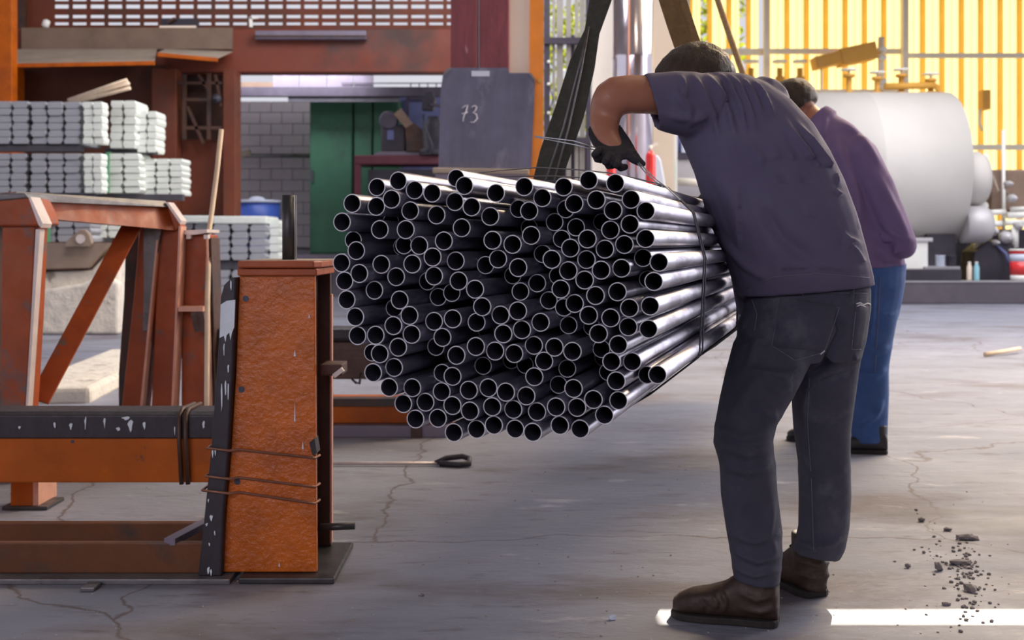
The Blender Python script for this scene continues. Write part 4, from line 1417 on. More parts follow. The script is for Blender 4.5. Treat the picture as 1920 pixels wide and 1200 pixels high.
def boot(name, heel, toe, mat, parent, h=1.0, wd_=1.0, label=None, laces=True, creases=None):
    heel, toe = Vector(heel), Vector(toe)
    t_ = (toe - heel)
    L = t_.length
    t_.normalize()
    s = t_.cross(Vector((0, 0, 1)))
    prof = [(0, .026, .09), (.03, .036, .115), (.12, .041, .13), (.28, .042, .13), (.38, .042, .112), (.5, .045, .088), (.66, .049, .072), (.82, .048, .064), (.93, .04, .052), (1.0, .02, .036)]
    rings = []
    for a, w, z in prof:
        z *= h
        rings.append((heel + t_ * (a * L) + Vector((0, 0, z / 2 + .012)), s * w * wd_, Vector((0, 0, z / 2))))
    mb = MB().loft(rings, 24, 2.6)
    c_ = heel + t_ * (.16 * L)
    mb.tube([c_ + Vector((0, 0, .08)), c_ + Vector((0, 0, .17 * h))], [.044 * wd_, .046 * wd_], 20)
    o, bv = fuse(mb, name, mat, parent, .005, 5, creases)
    if label:
        o['label'] = label
    sl = MB()
    out = [(0, .024), (.03, .036), (.15, .043), (.35, .041), (.5, .045), (.68, .052), (.85, .05), (.95, .04), (1.015, .018)]
    pts = [heel + t_ * (a * L) + s * w * wd_ for a, w in out] + [heel + t_ * (a * L) - s * w * wd_ for a, w in out[::-1]]
    n = len(pts)
    sl.poly([p + Vector((0, 0, .001)) for p in pts] + [p + Vector((0, 0, .02)) for p in pts], [tuple(range(n)), tuple(range(2 * n - 1, n - 1, -1))] + [(i, (i + 1) % n, (i + 1) % n + n, i + n) for i in range(n)])
    sl.build('sole', m_sole, o, .004)
    if laces:
        lb = MB()
        for k in range(4):
            a = .34 + .055 * k
            c2 = heel + t_ * (a * L)
            zz = (.128 - .036 * k * 0.8) * h + .006
            lb.tube([c2 - s * .03 * wd_ + Vector((0, 0, zz - .012)), c2 + t_ * .008 + Vector((0, 0, zz + .002)), c2 + t_ * .016 + s * .03 * wd_ + Vector((0, 0, zz - .016))], .0028, 6)
        lb.build('laces', m_sole, o)
    return o


# ---- worker in front
t1 = thing('person', 'worker in violet-grey T-shirt and dark jeans bending over the pipes, back to us', 'person', (.70, 3.15, 0))
jt = [pr((1402, 545), (1629, 536), 3.15, .115), pr((1392, 585), (1628, 578), 3.145, .135), pr((1383, 635), (1620, 632), 3.145, .14), pr((1374, 675), (1610, 672), 3.15, .125)]
jl = [pr((1378, 640), (1530, 625), 3.13, .105), pr((1362, 700), (1512, 690), 3.1, .105), pr((1351, 750), (1484, 742), 3.08, .1), pr((1342, 800), (1454, 792), 3.06, .092), pr((1339, 832), (1446, 826), 3.05, .085),
      pr((1351, 872), (1452, 868), 3.05, .08), pr((1353, 930), (1456, 926), 3.06, .078), pr((1362, 990), (1464, 985), 3.07, .075), pr((1371, 1040), (1465, 1035), 3.07, .073), pr((1377, 1085), (1460, 1092), 3.07, .07)]
jr = [pr((1478, 640), (1616, 632), 3.18, .115), pr((1490, 700), (1605, 694), 3.2, .105), pr((1488, 760), (1597, 756), 3.23, .1), pr((1491, 810), (1591, 806), 3.26, .09), pr((1499, 870), (1591, 866), 3.28, .082),
      pr((1500, 930), (1593, 926), 3.29, .078), pr((1499, 990), (1590, 984), 3.3, .074), pr((1491, 1022), (1582, 1026), 3.3, .072), pr((1487, 1034), (1572, 1046), 3.3, .068)]
st = [pr((1386, 556), (1635, 534), 3.15, .138), pr((1373, 520), (1632, 516), 3.15, .15), pr((1357, 470), (1618, 462), 3.15, .152), pr((1336, 425), (1601, 400), 3.15, .152), pr((1318, 372), (1578, 338), 3.15, .15), pr((1303, 322), (1551, 282), 3.15, .145),
      pr((1285, 280), (1520, 232), 3.16, .135), pr((1266, 240), (1480, 188), 3.17, .12), pr((1268, 195), (1437, 158), 3.18, .1), pr((1285, 160), (1400, 142), 3.19, .075), pr((1300, 142), (1375, 138), 3.2, .05)]
armL = [pr((1340, 150), (1335, 240), 3.13, .07), pr((1270, 142), (1275, 222), 3.1, .054), pr((1215, 141), (1222, 214), 3.08, .05), pr((1170, 141), (1182, 213), 3.06, .047), pr((1142, 145), (1170, 215), 3.05, .046),
        pr((1120, 160), (1164, 218), 3.045, .046), pr((1109, 183), (1164, 222), 3.05, .045), pr((1105, 210), (1163, 226), 3.06, .044), pr((1107, 240), (1160, 246), 3.03, .038), pr((1118, 262), (1168, 266), 3.0, .03), pr((1132, 280), (1180, 282), 2.98, .022)]
b = MB()
b.loft(shrink(st[:-1], .022, .025))
b.loft(shrink(jt[:-1], .03, .045))
b.loft(shrink(jl, .022, .024))
b.loft(shrink(jr, .022, .024))
b.loft(armL, 24, 2.1)
limb(b, [(1440, 195, 3.2, .06), (1420, 300, 3.36, .045), (1375, 352, 3.44, .038), (1335, 375, 3.38, .03)])
b.tube([W(1335, 190, 3.2), W(1312, 168, 3.3)], [.06, .056], 16)
hc = W(1304, 178, 3.30)
at, s_, f_, u_ = head(b, hc, (-.72, .42, -.5), (-.3, .3, .9), 1.12)
body, _ = fuse(b, 'body', m_skin, t1, .0085, 4)
eyes(at, body)
hair(at, s_, f_, u_, 'hair', m_hair, t1, hc, 1.12)

b = MB()
b.loft(st)
b.loft([pr((1365, 480), (1470, 480), 3.24, .09), pr((1374, 530), (1450, 530), 3.25, .08), pr((1381, 570), (1425, 565), 3.25, .06), pr((1385, 592), (1400, 588), 3.25, .03)])
sl = [pr((1345, 145), (1338, 268), 3.15, .1), pr((1300, 135), (1300, 262), 3.12, .088), pr((1262, 134), (1272, 254), 3.1, .08), pr((1228, 137), (1248, 248), 3.09, .074), pr((1204, 138), (1232, 242), 3.08, .071)]
inner = [pr((1209, 145), (1235, 234), 3.08, .06), pr((1245, 150), (1262, 228), 3.1, .058)]
b.loft(sl + inner, 28, 2.2)
limb(b, [(1430, 195, 3.2, .078), (1428, 255, 3.3, .075), (1418, 300, 3.37, .068)])
FT = [([(1300, 142), (1318, 172), (1338, 215), (1348, 262)], 5, .006), ([(1322, 138), (1348, 170), (1366, 210), (1380, 262)], 5, .006), ([(1345, 138), (1368, 160), (1388, 200), (1400, 250)], 4.5, .007),
      ([(1368, 142), (1388, 165), (1405, 205), (1418, 250)], 4.5, .007), ([(1392, 148), (1410, 172), (1428, 215)], 4, .006), ([(1412, 152), (1432, 178), (1450, 215)], 4, .006), ([(1275, 140), (1284, 165), (1282, 190)], 5, .005),
      ([(1262, 170), (1290, 205), (1296, 240)], 8, .006),
      ([(1440, 265), (1478, 335), (1540, 410), (1600, 470), (1630, 512)], 6, .008), ([(1470, 225), (1520, 300), (1560, 360), (1590, 385)], 7, .009), ([(1492, 230), (1545, 300), (1572, 345)], 6, .009),
      ([(1478, 285), (1520, 355), (1570, 405), (1606, 425)], 6, .009), ([(1490, 350), (1545, 420), (1590, 450), (1612, 458)], 6, .008), ([(1405, 268), (1450, 330), (1500, 385), (1560, 440), (1615, 500)], 6, .006),
      ([(1500, 330), (1550, 385), (1590, 412)], 6, -.008), ([(1455, 320), (1510, 390), (1560, 432)], 7, -.006), ([(1490, 390), (1530, 440), (1570, 520)], 16, .008), ([(1330, 300), (1380, 380), (1400, 470)], 18, .006),
      ([(1395, 520), (1450, 510), (1530, 506), (1632, 516)], 4, -.004), ([(1430, 390), (1470, 450), (1540, 500)], 14, -.007), ([(1345, 440), (1400, 500), (1440, 524)], 8, .005), ([(1250, 215), (1300, 225), (1330, 215)], 8, .005)]
shirt, bv = fuse(b, 't_shirt', m_tee, t1, .0062, 3, FT, gain=2.3)
stitch(bv, [[(1400, 541), (1450, 519), (1530, 513), (1630, 521)]], 'hem_stitch', m_thread, shirt, .0009)

b = MB()
b.loft(jt)
b.loft(jl)
b.loft(jr)
FJ = [([(1350, 830), (1400, 850), (1448, 835)], 9, .008), ([(1345, 800), (1390, 822), (1445, 812)], 8, .006), ([(1355, 870), (1400, 885), (1450, 872)], 9, .007), ([(1395, 740), (1440, 780), (1460, 780)], 9, .007), ([(1420, 700), (1460, 735), (1490, 728)], 10, .007),
      ([(1505, 690), (1470, 705), (1430, 700), (1400, 690)], 9, .008), ([(1520, 700), (1560, 690), (1610, 668)], 7, .007), ([(1505, 720), (1550, 715), (1600, 696)], 7, -.006), ([(1375, 1030), (1420, 1052), (1462, 1040)], 7, .008), ([(1372, 1000), (1415, 1015), (1465, 1000)], 7, .007),
      ([(1378, 1062), (1415, 1078), (1462, 1066)], 6, .008), ([(1525, 690), (1510, 760), (1508, 850)], 5, .005), ([(1494, 1015), (1530, 1028), (1580, 1010)], 6, .009), ([(1500, 880), (1545, 895), (1590, 880)], 9, .005), ([(1450, 935), (1440, 1000), (1455, 1050)], 8, .006),
      ([(1560, 560), (1580, 620), (1545, 690), (1515, 705)], 7, -.012), ([(1380, 600), (1420, 640), (1400, 700)], 10, .006), ([(1440, 690), (1400, 740), (1365, 800)], 14, .006)]
jeans, bv = fuse(b, 'jeans', m_jeans, t1, .0062, 3, FJ, gain=1.9)
pk = patch(bv, [(1464, 555), (1574, 574), (1546, 660), (1446, 650)], 'back_pocket', m_jeans, jeans, .007, 14, 14)
pk2 = patch(bv, [(1604, 569), (1630, 572), (1615, 655), (1595, 656)], 'back_pocket', m_jeans, jeans, .004, 6, 12)
wb = patch(bv, [(1480, 528), (1628, 538), (1627, 549), (1478, 545)], 'waistband', m_jeans, jeans, .005, 24, 5)
patch(bv, [(1594, 538), (1600, 538), (1599, 566), (1593, 566)], 'belt_loop', m_jeans, jeans, .009, 4, 8)
patch(bv, [(1502, 532), (1508, 532), (1507, 556), (1501, 556)], 'belt_loop', m_jeans, jeans, .009, 4, 8)
stitch(bv, [[(1466, 558), (1520, 568), (1573, 577)], [(1465, 562), (1520, 572), (1572, 581)], [(1466, 558), (1447, 648), (1490, 676), (1545, 660), (1574, 577)], [(1480, 546), (1540, 549), (1626, 550)],
            [(1468, 630), (1505, 636), (1545, 634)], [(1500, 634), (1515, 616), (1526, 634)], [(1605, 573), (1596, 655), (1614, 655)],
            [(1518, 710), (1514, 790), (1522, 900), (1526, 1030)], [(1410, 560), (1420, 590), (1415, 620)]], 'seam_stitch', m_thread, jeans, .0009)
stitch(bv, [[(1605, 570), (1612, 568), (1618, 572), (1626, 569), (1631, 571)], [(1532, 655), (1540, 652), (1545, 658), (1538, 664)], [(1606, 575), (1612, 572), (1622, 576)]], 'frayed_edge', m_fray, jeans, .0022)

# left glove: palm, four fingers and a thumb closing on the wire
b = MB()


def tilt(pl, pr_, Y, d, dz):
    c, u, v = pr(pl, pr_, Y, d)
    return (c, u, Vector((0, d, dz)))


b.loft([tilt((1101, 247), (1168, 244), 3.03, .052, .036), tilt((1110, 270), (1182, 262), 3.0, .044, .02), tilt((1120, 284), (1190, 275), 2.98, .034, .01), pr((1128, 292), (1190, 284), 2.96, .026), pr((1138, 303), (1186, 297), 2.95, .02)], 24, 2.3)


def finger(pts, r0, r1):
    n = len(pts)
    limb(b, [(x_, y_, Y, r0 + (r1 - r0) * i / (n - 1)) for i, (x_, y_, Y) in enumerate(pts)], 12)


finger([(1176, 288, 2.95), (1188, 299, 2.935), (1198, 304, 2.93), (1205, 307, 2.93)], .0125, .0085)
finger([(1178, 276, 2.99), (1187, 288, 2.97), (1196, 300, 2.955), (1202, 306, 2.945)], .0125, .0095)
finger([(1158, 297, 2.94), (1156, 309, 2.91), (1164, 315, 2.925), (1172, 313, 2.945)], .012, .009)
finger([(1142, 291, 2.945), (1135, 303, 2.915), (1141, 311, 2.93), (1149, 311, 2.95)], .0115, .0085)
finger([(1124, 281, 2.96), (1115, 290, 2.935), (1119, 299, 2.945), (1128, 301, 2.965)], .011, .0078)
glove, bv = fuse(b, 'glove', m_glove, t1, .0034, 2)
b = MB()
b.loft([pr((1320, 358), (1345, 385), 3.38, .03), pr((1308, 370), (1330, 398), 3.36, .03), pr((1300, 385), (1318, 405), 3.34, .024)], 20)
for k in range(4):
    finger([(1304 + k * 6, 392 + k * 3, 3.34 + k * .012), (1298 + k * 6, 402 + k * 3, 3.335 + k * .012), (1302 + k * 6, 410 + k * 3, 3.35 + k * .012)], .01, .008)
finger([(1326, 380, 3.33), (1316, 384, 3.31), (1308, 388, 3.315)], .011, .009)
fuse(b, 'glove', m_glove, t1, .0034, 2)
hl_ = W(1456, 0, 3.07)
boot('boot', (hl_.x + .005, 3.065, 0), (W(1262, 0, 3.16).x, 3.15, 0), m_boot, t1, 1.05, 1.05, creases=[([(1330, 1112), (1345, 1130), (1340, 1155)], 4, .004), ([(1350, 1105), (1362, 1128), (1355, 1152)], 4, .004), ([(1312, 1120), (1325, 1138), (1318, 1158)], 4, -.003), ([(1400, 1095), (1400, 1150)], 3, .002), ([(1270, 1150), (1340, 1158), (1455, 1165)], 3, -.002), ([(1385, 1110), (1420, 1125), (1455, 1115)], 6, .005), ([(1390, 1140), (1425, 1148), (1458, 1140)], 5, .004)])
boot('boot', (.862, 3.30, 0), (.765, 3.54, 0), m_boot, t1, 1.05, 1.12, creases=[([(1495, 1075), (1530, 1085), (1562, 1075)], 5, .004), ([(1500, 1100), (1530, 1106), (1560, 1098)], 5, .003), ([(1492, 1050), (1530, 1060), (1565, 1052)], 4, .004)])

# ---- worker behind
t2 = thing('person', 'worker in long-sleeved purple top and blue jeans, bending forward behind the other worker', 'person', (1.66, 5.65, 0))
jt = [pr((1522, 498), (1698, 492), 5.62, .12), pr((1520, 540), (1694, 535), 5.62, .135), pr((1518, 590), (1684, 586), 5.63, .135), pr((1524, 615), (1676, 612), 5.64, .12)]
jr = [pr((1590, 590), (1682, 584), 5.6, .11), pr((1596, 640), (1672, 636), 5.6, .1), pr((1598, 690), (1664, 688), 5.6, .088), pr((1598, 740), (1665, 738), 5.6, .08), pr((1597, 790), (1663, 786), 5.6, .078), pr((1597, 830), (1662, 828), 5.6, .075)]
jl = [pr((1518, 590), (1606, 586), 5.7, .11), pr((1512, 650), (1592, 646), 5.75, .1), pr((1510, 710), (1580, 708), 5.82, .088), pr((1508, 770), (1572, 768), 5.87, .08), pr((1506, 815), (1568, 812), 5.9, .078)]
st = [pr((1515, 508), (1696, 498), 5.62, .14), pr((1506, 470), (1688, 462), 5.62, .15), pr((1498, 420), (1668, 405), 5.62, .15), pr((1490, 360), (1650, 340), 5.62, .145), pr((1490, 300), (1628, 280), 5.63, .135), pr((1500, 252), (1600, 238), 5.65, .11), pr((1512, 225), (1566, 216), 5.66, .075)]
arm = [(1610, 290, 5.55, .088), (1645, 350, 5.5, .078), (1672, 410, 5.48, .07), (1692, 455, 5.48, .064), (1694, 462, 5.5, .062)]
fore = [(1692, 458, 5.49, .064), (1655, 462, 5.62, .055), (1600, 450, 5.8, .045), (1560, 440, 5.95, .038)]
b = MB()
b.loft(shrink(st, .022, .025))
b.loft(shrink(jt, .02, .02))
b.loft(shrink(jl, .03, .03))
b.loft(shrink(jr, .03, .03))
limb(b, [(x_, y_, Y, r_ - .018) for x_, y_, Y, r_ in arm])
limb(b, [(x_, y_, Y, r_ - .014) for x_, y_, Y, r_ in fore] + [(1530, 435, 6.02, .03)])
b.loft([(W(1530, 435, 6.02), Vector((.02, .02, .03)), Vector((-.01, .02, -.01))), (W(1505, 438, 6.05), Vector((.012, .02, .038)), Vector((-.01, .015, -.01))), (W(1488, 442, 6.07), Vector((.01, .015, .036)), Vector((-.008, .012, -.008)))], 16)
for k in range(4):
    limb(b, [(1488, 432 + k * 7, 6.07 + k * .006, .0095), (1474, 438 + k * 7, 6.08 + k * .006, .009), (1470, 448 + k * 7, 6.06 + k * .006, .008)], 10)
limb(b, [(1508, 430, 6.02, .011), (1494, 428, 5.99, .0105), (1482, 436, 5.985, .009)], 10)
b.tube([W(1540, 240, 5.64), W(1508, 208, 5.72)], [.064, .058], 16)
hc = W(1487, 203, 5.72)
at, s_, f_, u_ = head(b, hc, (-.82, .48, -.38), (-.3, .2, .93), 1.1)
body, _ = fuse(b, 'body', m_skin, t2, .009, 4)
eyes(at, body)
hair(at, s_, f_, u_, 'hair', m_hair, t2, hc, 1.1)
b = MB()
b.loft(st)
limb(b, arm, 20)
limb(b, fore, 20)
limb(b, [(1500, 300, 5.75, .085), (1470, 370, 5.85, .07), (1452, 420, 5.95, .06)], 18)
b.tube([W(1548, 232, 5.645), W(1532, 218, 5.665)], [.078, .07], 18)
FT = [([(1600, 270), (1625, 330), (1632, 400), (1630, 440)], 7, -.02), ([(1640, 320), (1680, 400), (1706, 460)], 8, .01), ([(1585, 300), (1605, 370), (1610, 430)], 10, .012), ([(1640, 430), (1665, 450), (1690, 490)], 7, .012),
      ([(1655, 420), (1680, 440), (1712, 452)], 6, .01), ([(1560, 250), (1590, 330), (1600, 400)], 10, .01), ([(1640, 470), (1660, 490), (1690, 494)], 6, -.01), ([(1575, 225), (1620, 265), (1650, 310)], 7, .008), ([(1550, 218), (1546, 240), (1544, 262)], 4, .008)]
fuse(b, 'sweatshirt', m_sweat, t2, .009, 3, FT, gain=2.0)
b = MB()
b.loft(jt)
b.loft(jl)
b.loft(jr)
FJ = [([(1600, 640), (1640, 660), (1668, 650)], 6, .012), ([(1602, 700), (1640, 705), (1662, 690)], 6, .012), ([(1610, 800), (1640, 780), (1655, 750)], 6, .014), ([(1640, 520), (1636, 600), (1632, 640)], 4, .008)]
jeans, bv = fuse(b, 'jeans', m_jeans2, t2, .009, 3, FJ)
stitch(bv, [[(1650, 520), (1646, 600), (1640, 700)]], 'seam_stitch', m_thread, jeans, .002)
boot('shoe', (W(1664, 0, 5.56).x, 5.56, 0), (W(1664, 0, 5.56).x - .28, 5.62, 0), m_shoe, t2, .8, 1.0)
boot('shoe', (W(1478, 0, 5.95).x + .27, 5.88, 0), (W(1476, 0, 5.95).x, 5.95, 0), m_shoe, t2, .8, 1.0)
# ------------------------------------------------------------------ things behind the bundle, right of the column
Yv = 14.0
t = thing('slatted_screen', 'dark framed metal screen with grey vertical slats right of the orange edge', 'screen', (W(1066, 0, Yv).x, Yv, 0))
Zb, Zt = 0.0, 7.0
for a, b in ((1020, 1031), (1099, 1112)):
    MB().box(W(a, 0, Yv).x, W(b, 0, Yv).x, Yv, Yv + .1, 0, Zt).build('frame_post', m_frame, t)
for (a, b) in ((1036, 1041), (1044, 1056), (1062, 1071), (1078, 1085), (1087, 1097)):
    MB().box(W(a, 0, Yv).x, W(b, 0, Yv).x, Yv + .04, Yv + .06, 1.2, Zt).build('slat', m_slat, t)
for y_ in (76, 264):
    MB().pbox(1020, 1112, y_ - 6, y_ + 6, Yv - .03, .06).build('rail', m_frame, t)
MB().pbox(1028, 1102, 268, 500, Yv + .08, .04).build('lower_sheet', m_frame, t)
MB().pbox(1070, 1079, 66, 240, Yv + .07, .03).build('dark_stay', m_frame, t)
for y_ in (116, 158, 212):
    MB().ball(W(1029, y_, Yv - .02), .022, 2).build('insulator', m_white, t)
MB().tube([W(1030, 160, Yv - .03), W(1037, 185, Yv - .05), W(1030, 210, Yv - .03)], .008, 6).build('cable', m_frame, t)
t = MB().box(W(1110, 0, 13.6).x, W(1152, 0, 13.6).x, 13.6, 13.8, 0, 7).build('white_post', m_whitepost, bevel=.01)
tag(t, 'plain white square post left of the shiny round duct', 'post')
t = thing('round_duct', 'shiny round steel duct standing between white post and beige panel', 'duct', (W(1188, 0, 12.2).x, 12.2, 0))
MB().lathe((W(1187, 0, 12.2).x, 12.2, 0), (0, 0, 1), [(.208, 0), (.208, 2.9), (.212, 2.92), (.208, 2.94), (.208, 7)], 40).build('duct', m_duct, t)
MB().lathe((W(1187, 0, 12.2).x, 12.2, 0), (0, 0, 1), [(.24, 0), (.24, .03)], 30).build('flange', m_greysteel, t)
t = MB().box(W(1222, 0, 13.2).x, W(1263, 0, 13.2).x, 13.2, 13.3, 0, 7).build('beige_panel', m_beige, bevel=.006)
tag(t, 'flat beige upright panel right of the shiny round duct', 'panel')
t = MB().box(W(1263, 0, 14.5).x, W(1270, 0, 14.5).x, 14.5, 14.55, 0, 7).build('pale_post', m_white, bevel=.006)
tag(t, 'slim pale post with a green band behind the beige panel', 'post')
MB().pbox(1257, 1262, 298, 340, 14.4, .05).build('green_band', m_greenstrap, t)
for (cx, y0, y1, w, lab) in ((1220, 288, 352, 9.5, 'red fire extinguisher with white valve in front of the beige panel'),
                             (1146, 304, 352, 9, 'red extinguisher half hidden behind the gloved hand')):
    Ye = 11.6
    r_ = w * Ye / F
    z0, z1 = W(0, y1, Ye).z - .1, W(0, y0, Ye).z
    t = thing('fire_extinguisher', lab, 'extinguisher', (W(cx, 0, Ye).x, Ye, z0))
    b_ = (W(cx, 0, Ye).x, Ye, z0)
    MB().lathe(b_, (0, 0, 1), [(r_ * .9, 0), (r_, .02), (r_, z1 - z0 - .03), (r_ * .8, z1 - z0), (r_ * .35, z1 - z0 + .03)], 24).build('cylinder', m_red, t)
    MB().lathe(Vector(b_) + Vector((0, 0, z1 - z0 + .03)), (0, 0, 1), [(r_ * .4, 0), (r_ * .4, .05)], 12).build('valve', m_white, t)
    MB().bar(Vector(b_) + Vector((-.01, 0, z1 - z0 + .06)), Vector(b_) + Vector((.07, 0, z1 - z0 + .1)), .03, .03).build('lever', m_white, t)
    MB().box(b_[0] - r_ - .005, b_[0] + r_ + .005, Ye - .01, Ye + .1, z0 - .6, z0).build('stand', m_greysteel, t)
    MB().box(b_[0] - .03, b_[0] + .03, Ye - .01, Ye + .1, 0, z0 - .55).build('stand_foot', m_greysteel, t)
t = MB().pprism([(1224, 292), (1234, 290), (1240, 300), (1248, 345), (1256, 625), (1224, 625)], 12.9, .12)
t = t.build('folded_tarp', m_sticker, bevel=.02)
tag(t, 'pale lavender folded tarp leaning behind the red extinguisher', 'tarp')
t = thing('switch_cabinet', 'grey machine cabinet seen in the gap under the worker\'s arm', 'cabinet', (W(1300, 0, 17.0).x, 17.0, 0))
MB().box(W(1266, 0, 17).x, W(1345, 0, 17).x, 17.0, 17.6, 0, W(0, 296, 17).z).build('body', m_boiler2, t, .03)
MB().pbox(1266, 1345, 286, 298, 16.96, .1).build('dark_strip', m_frame, t)  # dark strip between body and upper box
MB().pbox(1266, 1345, 252, 287, 17.0, .5).build('upper_box', m_blue, t, .02)
MB().pbox(1278, 1288, 266, 286, 16.95, .05).build('dial', m_sticker, t)
MB().tube([W(1266, 340, 16.8), W(1345, 346, 16.8)], .06, 10).build('rail_pipe', m_rail, t)

# ------------------------------------------------------------------ plinth, boiler and burner
Yp = 19.1
t = thing('machine_plinth', 'low grey concrete plinth carrying the boiler at the right back', 'plinth', (8, Yp, 0))
zp = W(0, 530, Yp).z
MB().box(4.2, 13, Yp, 25.4, 0, zp).build('body', m_plinthdark, t, .02)
MB().box(4.2, 13, Yp - .01, Yp + .5, zp, zp + .02).build('top_edge', m_plinth, t, .004)
Yb = 21.0
s_ = F / Yb
rad = 148 / s_
c0, c1 = W(1500, 322, Yb), W(1768, 322, Yb)
t = thing('boiler', 'large horizontal grey boiler tank with domed ends at the right back', 'boiler', (7, Yb, zp))
L_ = c1.x - c0.x
MB().lathe(c0, (1, 0, 0), [(rad * .86, -.12), (rad, 0), (rad, L_ * .42), (rad * 1.006, L_ * .425), (rad * 1.006, L_ * .435), (rad, L_ * .44), (rad, L_)], 56).build('drum', m_boiler, t)
MB().lathe(c1, (1, 0, 0), [(rad * 1.0, -.02), (rad * .93, .04), (rad * .9, .05)], 56).build('end_plate', m_boiler2, t)
MB().lathe((c1.x, 20.35, W(0, 336, 20.35).z), (1, 0, 0), [(.48, 0), (.48, .34), (.4, .46), (.2, .52)], 30).build('manhole_dome', m_boiler, t)
MB().lathe((c1.x, 20.1, W(0, 421, 20.1).z), (1, 0, 0), [(.32, 0), (.32, .36), (.26, .46), (.12, .5)], 30).build('lower_dome', m_boiler2, t)
for x_ in (1585, 1730):
    MB().box(W(x_, 0, Yb).x - .25, W(x_, 0, Yb).x + .25, Yb - .9, Yb + .9, zp, W(0, 440, Yb).z).build('saddle', m_dkmachine, t)
for (x_, h_) in ((1690, .3), (1745, .22), (1592, .3), (1645, .25)):
    bp = Vector((W(x_, 0, Yb).x, Yb, c0.z + rad - .02))
    v_ = MB().lathe(bp, (0, 0, 1), [(.09, 0), (.09, .04), (.05, .05), (.05, h_), (.1, h_), (.1, h_ + .05)], 14).build('valve_stub', m_goldsteel, t)
    MB().lathe(bp + Vector((0, 0, h_ + .12)), (0, 0, 1), [(.02, -.08), (.02, 0), (.14, 0), (.14, .025), (.02, .03)], 14).build('hand_wheel', m_white, v_)
MB().tube([Vector((W(1655, 0, Yb).x, Yb - .1, c0.z + rad + .1)), Vector((W(1750, 0, Yb).x, Yb - .1, c0.z + rad + .12))], .06, 10).build('steam_pipe', m_goldsteel, t)
MB().tube([Vector((W(1750, 0, Yb).x, Yb - .1, c0.z + rad + .12)), Vector((W(1768, 0, Yb).x, Yb - .2, c0.z + rad * .86)), Vector((W(1775, 0, Yb).x, Yb - .4, c0.z + rad * .7))], .05, 10).build('steam_pipe', m_goldsteel, t)
t = thing('flue', 'ochre kinked flue pipe hanging high before the glowing sheets', 'flue', W(1580, 130, 25.45))
MB().bar(W(1525, 120, 25.45), W(1576, 109, 25.45), .5, .26).build('lower_piece', m_goldsteel, t, .02)
MB().bar(W(1572, 110, 25.45), W(1638, 96, 25.45), .55, .36).build('upper_piece', m_goldsteel, t, .02)
MB().tube([W(1652, 70, 25.45), W(1652, 175, 25.45)], .07, 10).build('stand_pipe', m_rail, t)
for y_ in (92, 108, 152, 162):
    MB().ball(W(1654, y_, 25.3), .09, 2, (1.2, 1, .8)).build('pipe_fitting', m_white, t)
MB().tube([W(1540, 125, 25.5), W(1540, 235, 25.5)], .025, 8).build('hanger', m_rail, t)
t = thing('valve_rack', 'row of ochre valves and stub pipes before the glowing wall left of the flue', 'valves', W(1480, 180, 25.5))
MB().tube([W(1425, 158, 25.5), W(1512, 158, 25.5)], .07, 10).build('header_pipe', m_rail, t)
for x_, y_ in ((1462, 132), (1500, 128), (1408, 128)):
    v_ = MB().lathe(W(x_, 158, 25.5), (0, 0, 1), [(.1, 0), (.1, .15), (.06, .18), (.06, .35)], 12).build('valve', m_goldsteel, t)
    MB().lathe(W(x_, 118, 25.5), (0, 0, 1), [(.16, 0), (.16, .05)], 14).build('hand_wheel', m_white, v_)
t = thing('high_lamp', 'ochre box lamp on the sheet wall above the right end of the boiler', 'lamp', W(1850, 200, 25.6))
MB().pbox(1843, 1858, 168, 205, 25.5, .3).build('box', m_goldsteel, t, .02)
MB().tube([W(1838, 205, 25.5), W(1836, 230, 25.4), W(1842, 245, 25.4)], .03, 8).build('arm', m_rail, t)
Yr = 20.2
t = thing('burner_unit', 'brown burner housing with white pipework at the right frame edge', 'burner', (W(1900, 0, Yr).x, Yr, zp))
MB().pbox(1858, 1990, 318, 396, Yr + .3, .8).build('housing', m_machine, t, .03)
MB().pprism([(1822, 528), (1828, 472), (1852, 452), (1902, 458), (1912, 528)], Yr - .1, .6).build('base_box', m_dkmachine, t, .02)
MB().pbox(1858, 1990, 430, 528, Yr + .35, .7).build('rear_box', m_dkmachine, t, .02)
MB().pbox(1790, 1862, 436, 512, 22.9, .2).build('rear_panel', m_dkmachine, t)
for (x0_, x1_, y_, r_) in ((1852, 1885, 399, .05), (1888, 1960, 404, .06), (1850, 1878, 421, .055), (1884, 1925, 418, .05), (1895, 1990, 392, .04)):
    MB().tube([W(x0_, y_, Yr), W(x1_, y_ - 2, Yr)], r_, 10).build('white_pipe', m_white, t)
for (x_, y_, r_) in ((1882, 445, .11), (1859, 434, .07), (1861, 455, .05), (1905, 424, .07), (1893, 372, .07), (1886, 345, .05)):
    MB().lathe(W(x_, y_, Yr - .05), (.2, -1, 0), [(r_, 0), (r_, .1), (r_ * .6, .16), (r_ * .3, .2)], 16).build('fitting', m_boiler2, t)
MB().tube([W(1903, 425, Yr - .05), W(1903, 465, Yr - .05)], .06, 10).build('white_pipe', m_white, t)
MB().tube([W(1862, 330, Yr + .2), W(1872, 360, Yr), W(1884, 350, Yr - .05), W(1893, 372, Yr)], .02, 8).build('hose', m_dust, t)
MB().tube([W(1870, 462, Yr - .1), W(1886, 475, Yr - .2), W(1893, 500, Yr - .2)], .025, 8).build('hose', m_blue, t)
MB().tube([Vector((W(1856, 0, Yb).x, Yb - .6, zp + .2)), Vector((W(1855, 0, Yb).x, Yb - .6, W(0, 250, Yb).z))], .03, 10).build('gauge_pipe', m_white, t)
for (x_, y_, r_) in ((1847, 296, .07), (1845, 386, .08), (1853, 410, .06), (1838, 462, .07)):
    MB().lathe(W(x_, y_, Yb - .75), (0, 1, 0), [(r_, 0), (r_, .12), (r_ * .5, .14)], 16).build('gauge', m_white, t)
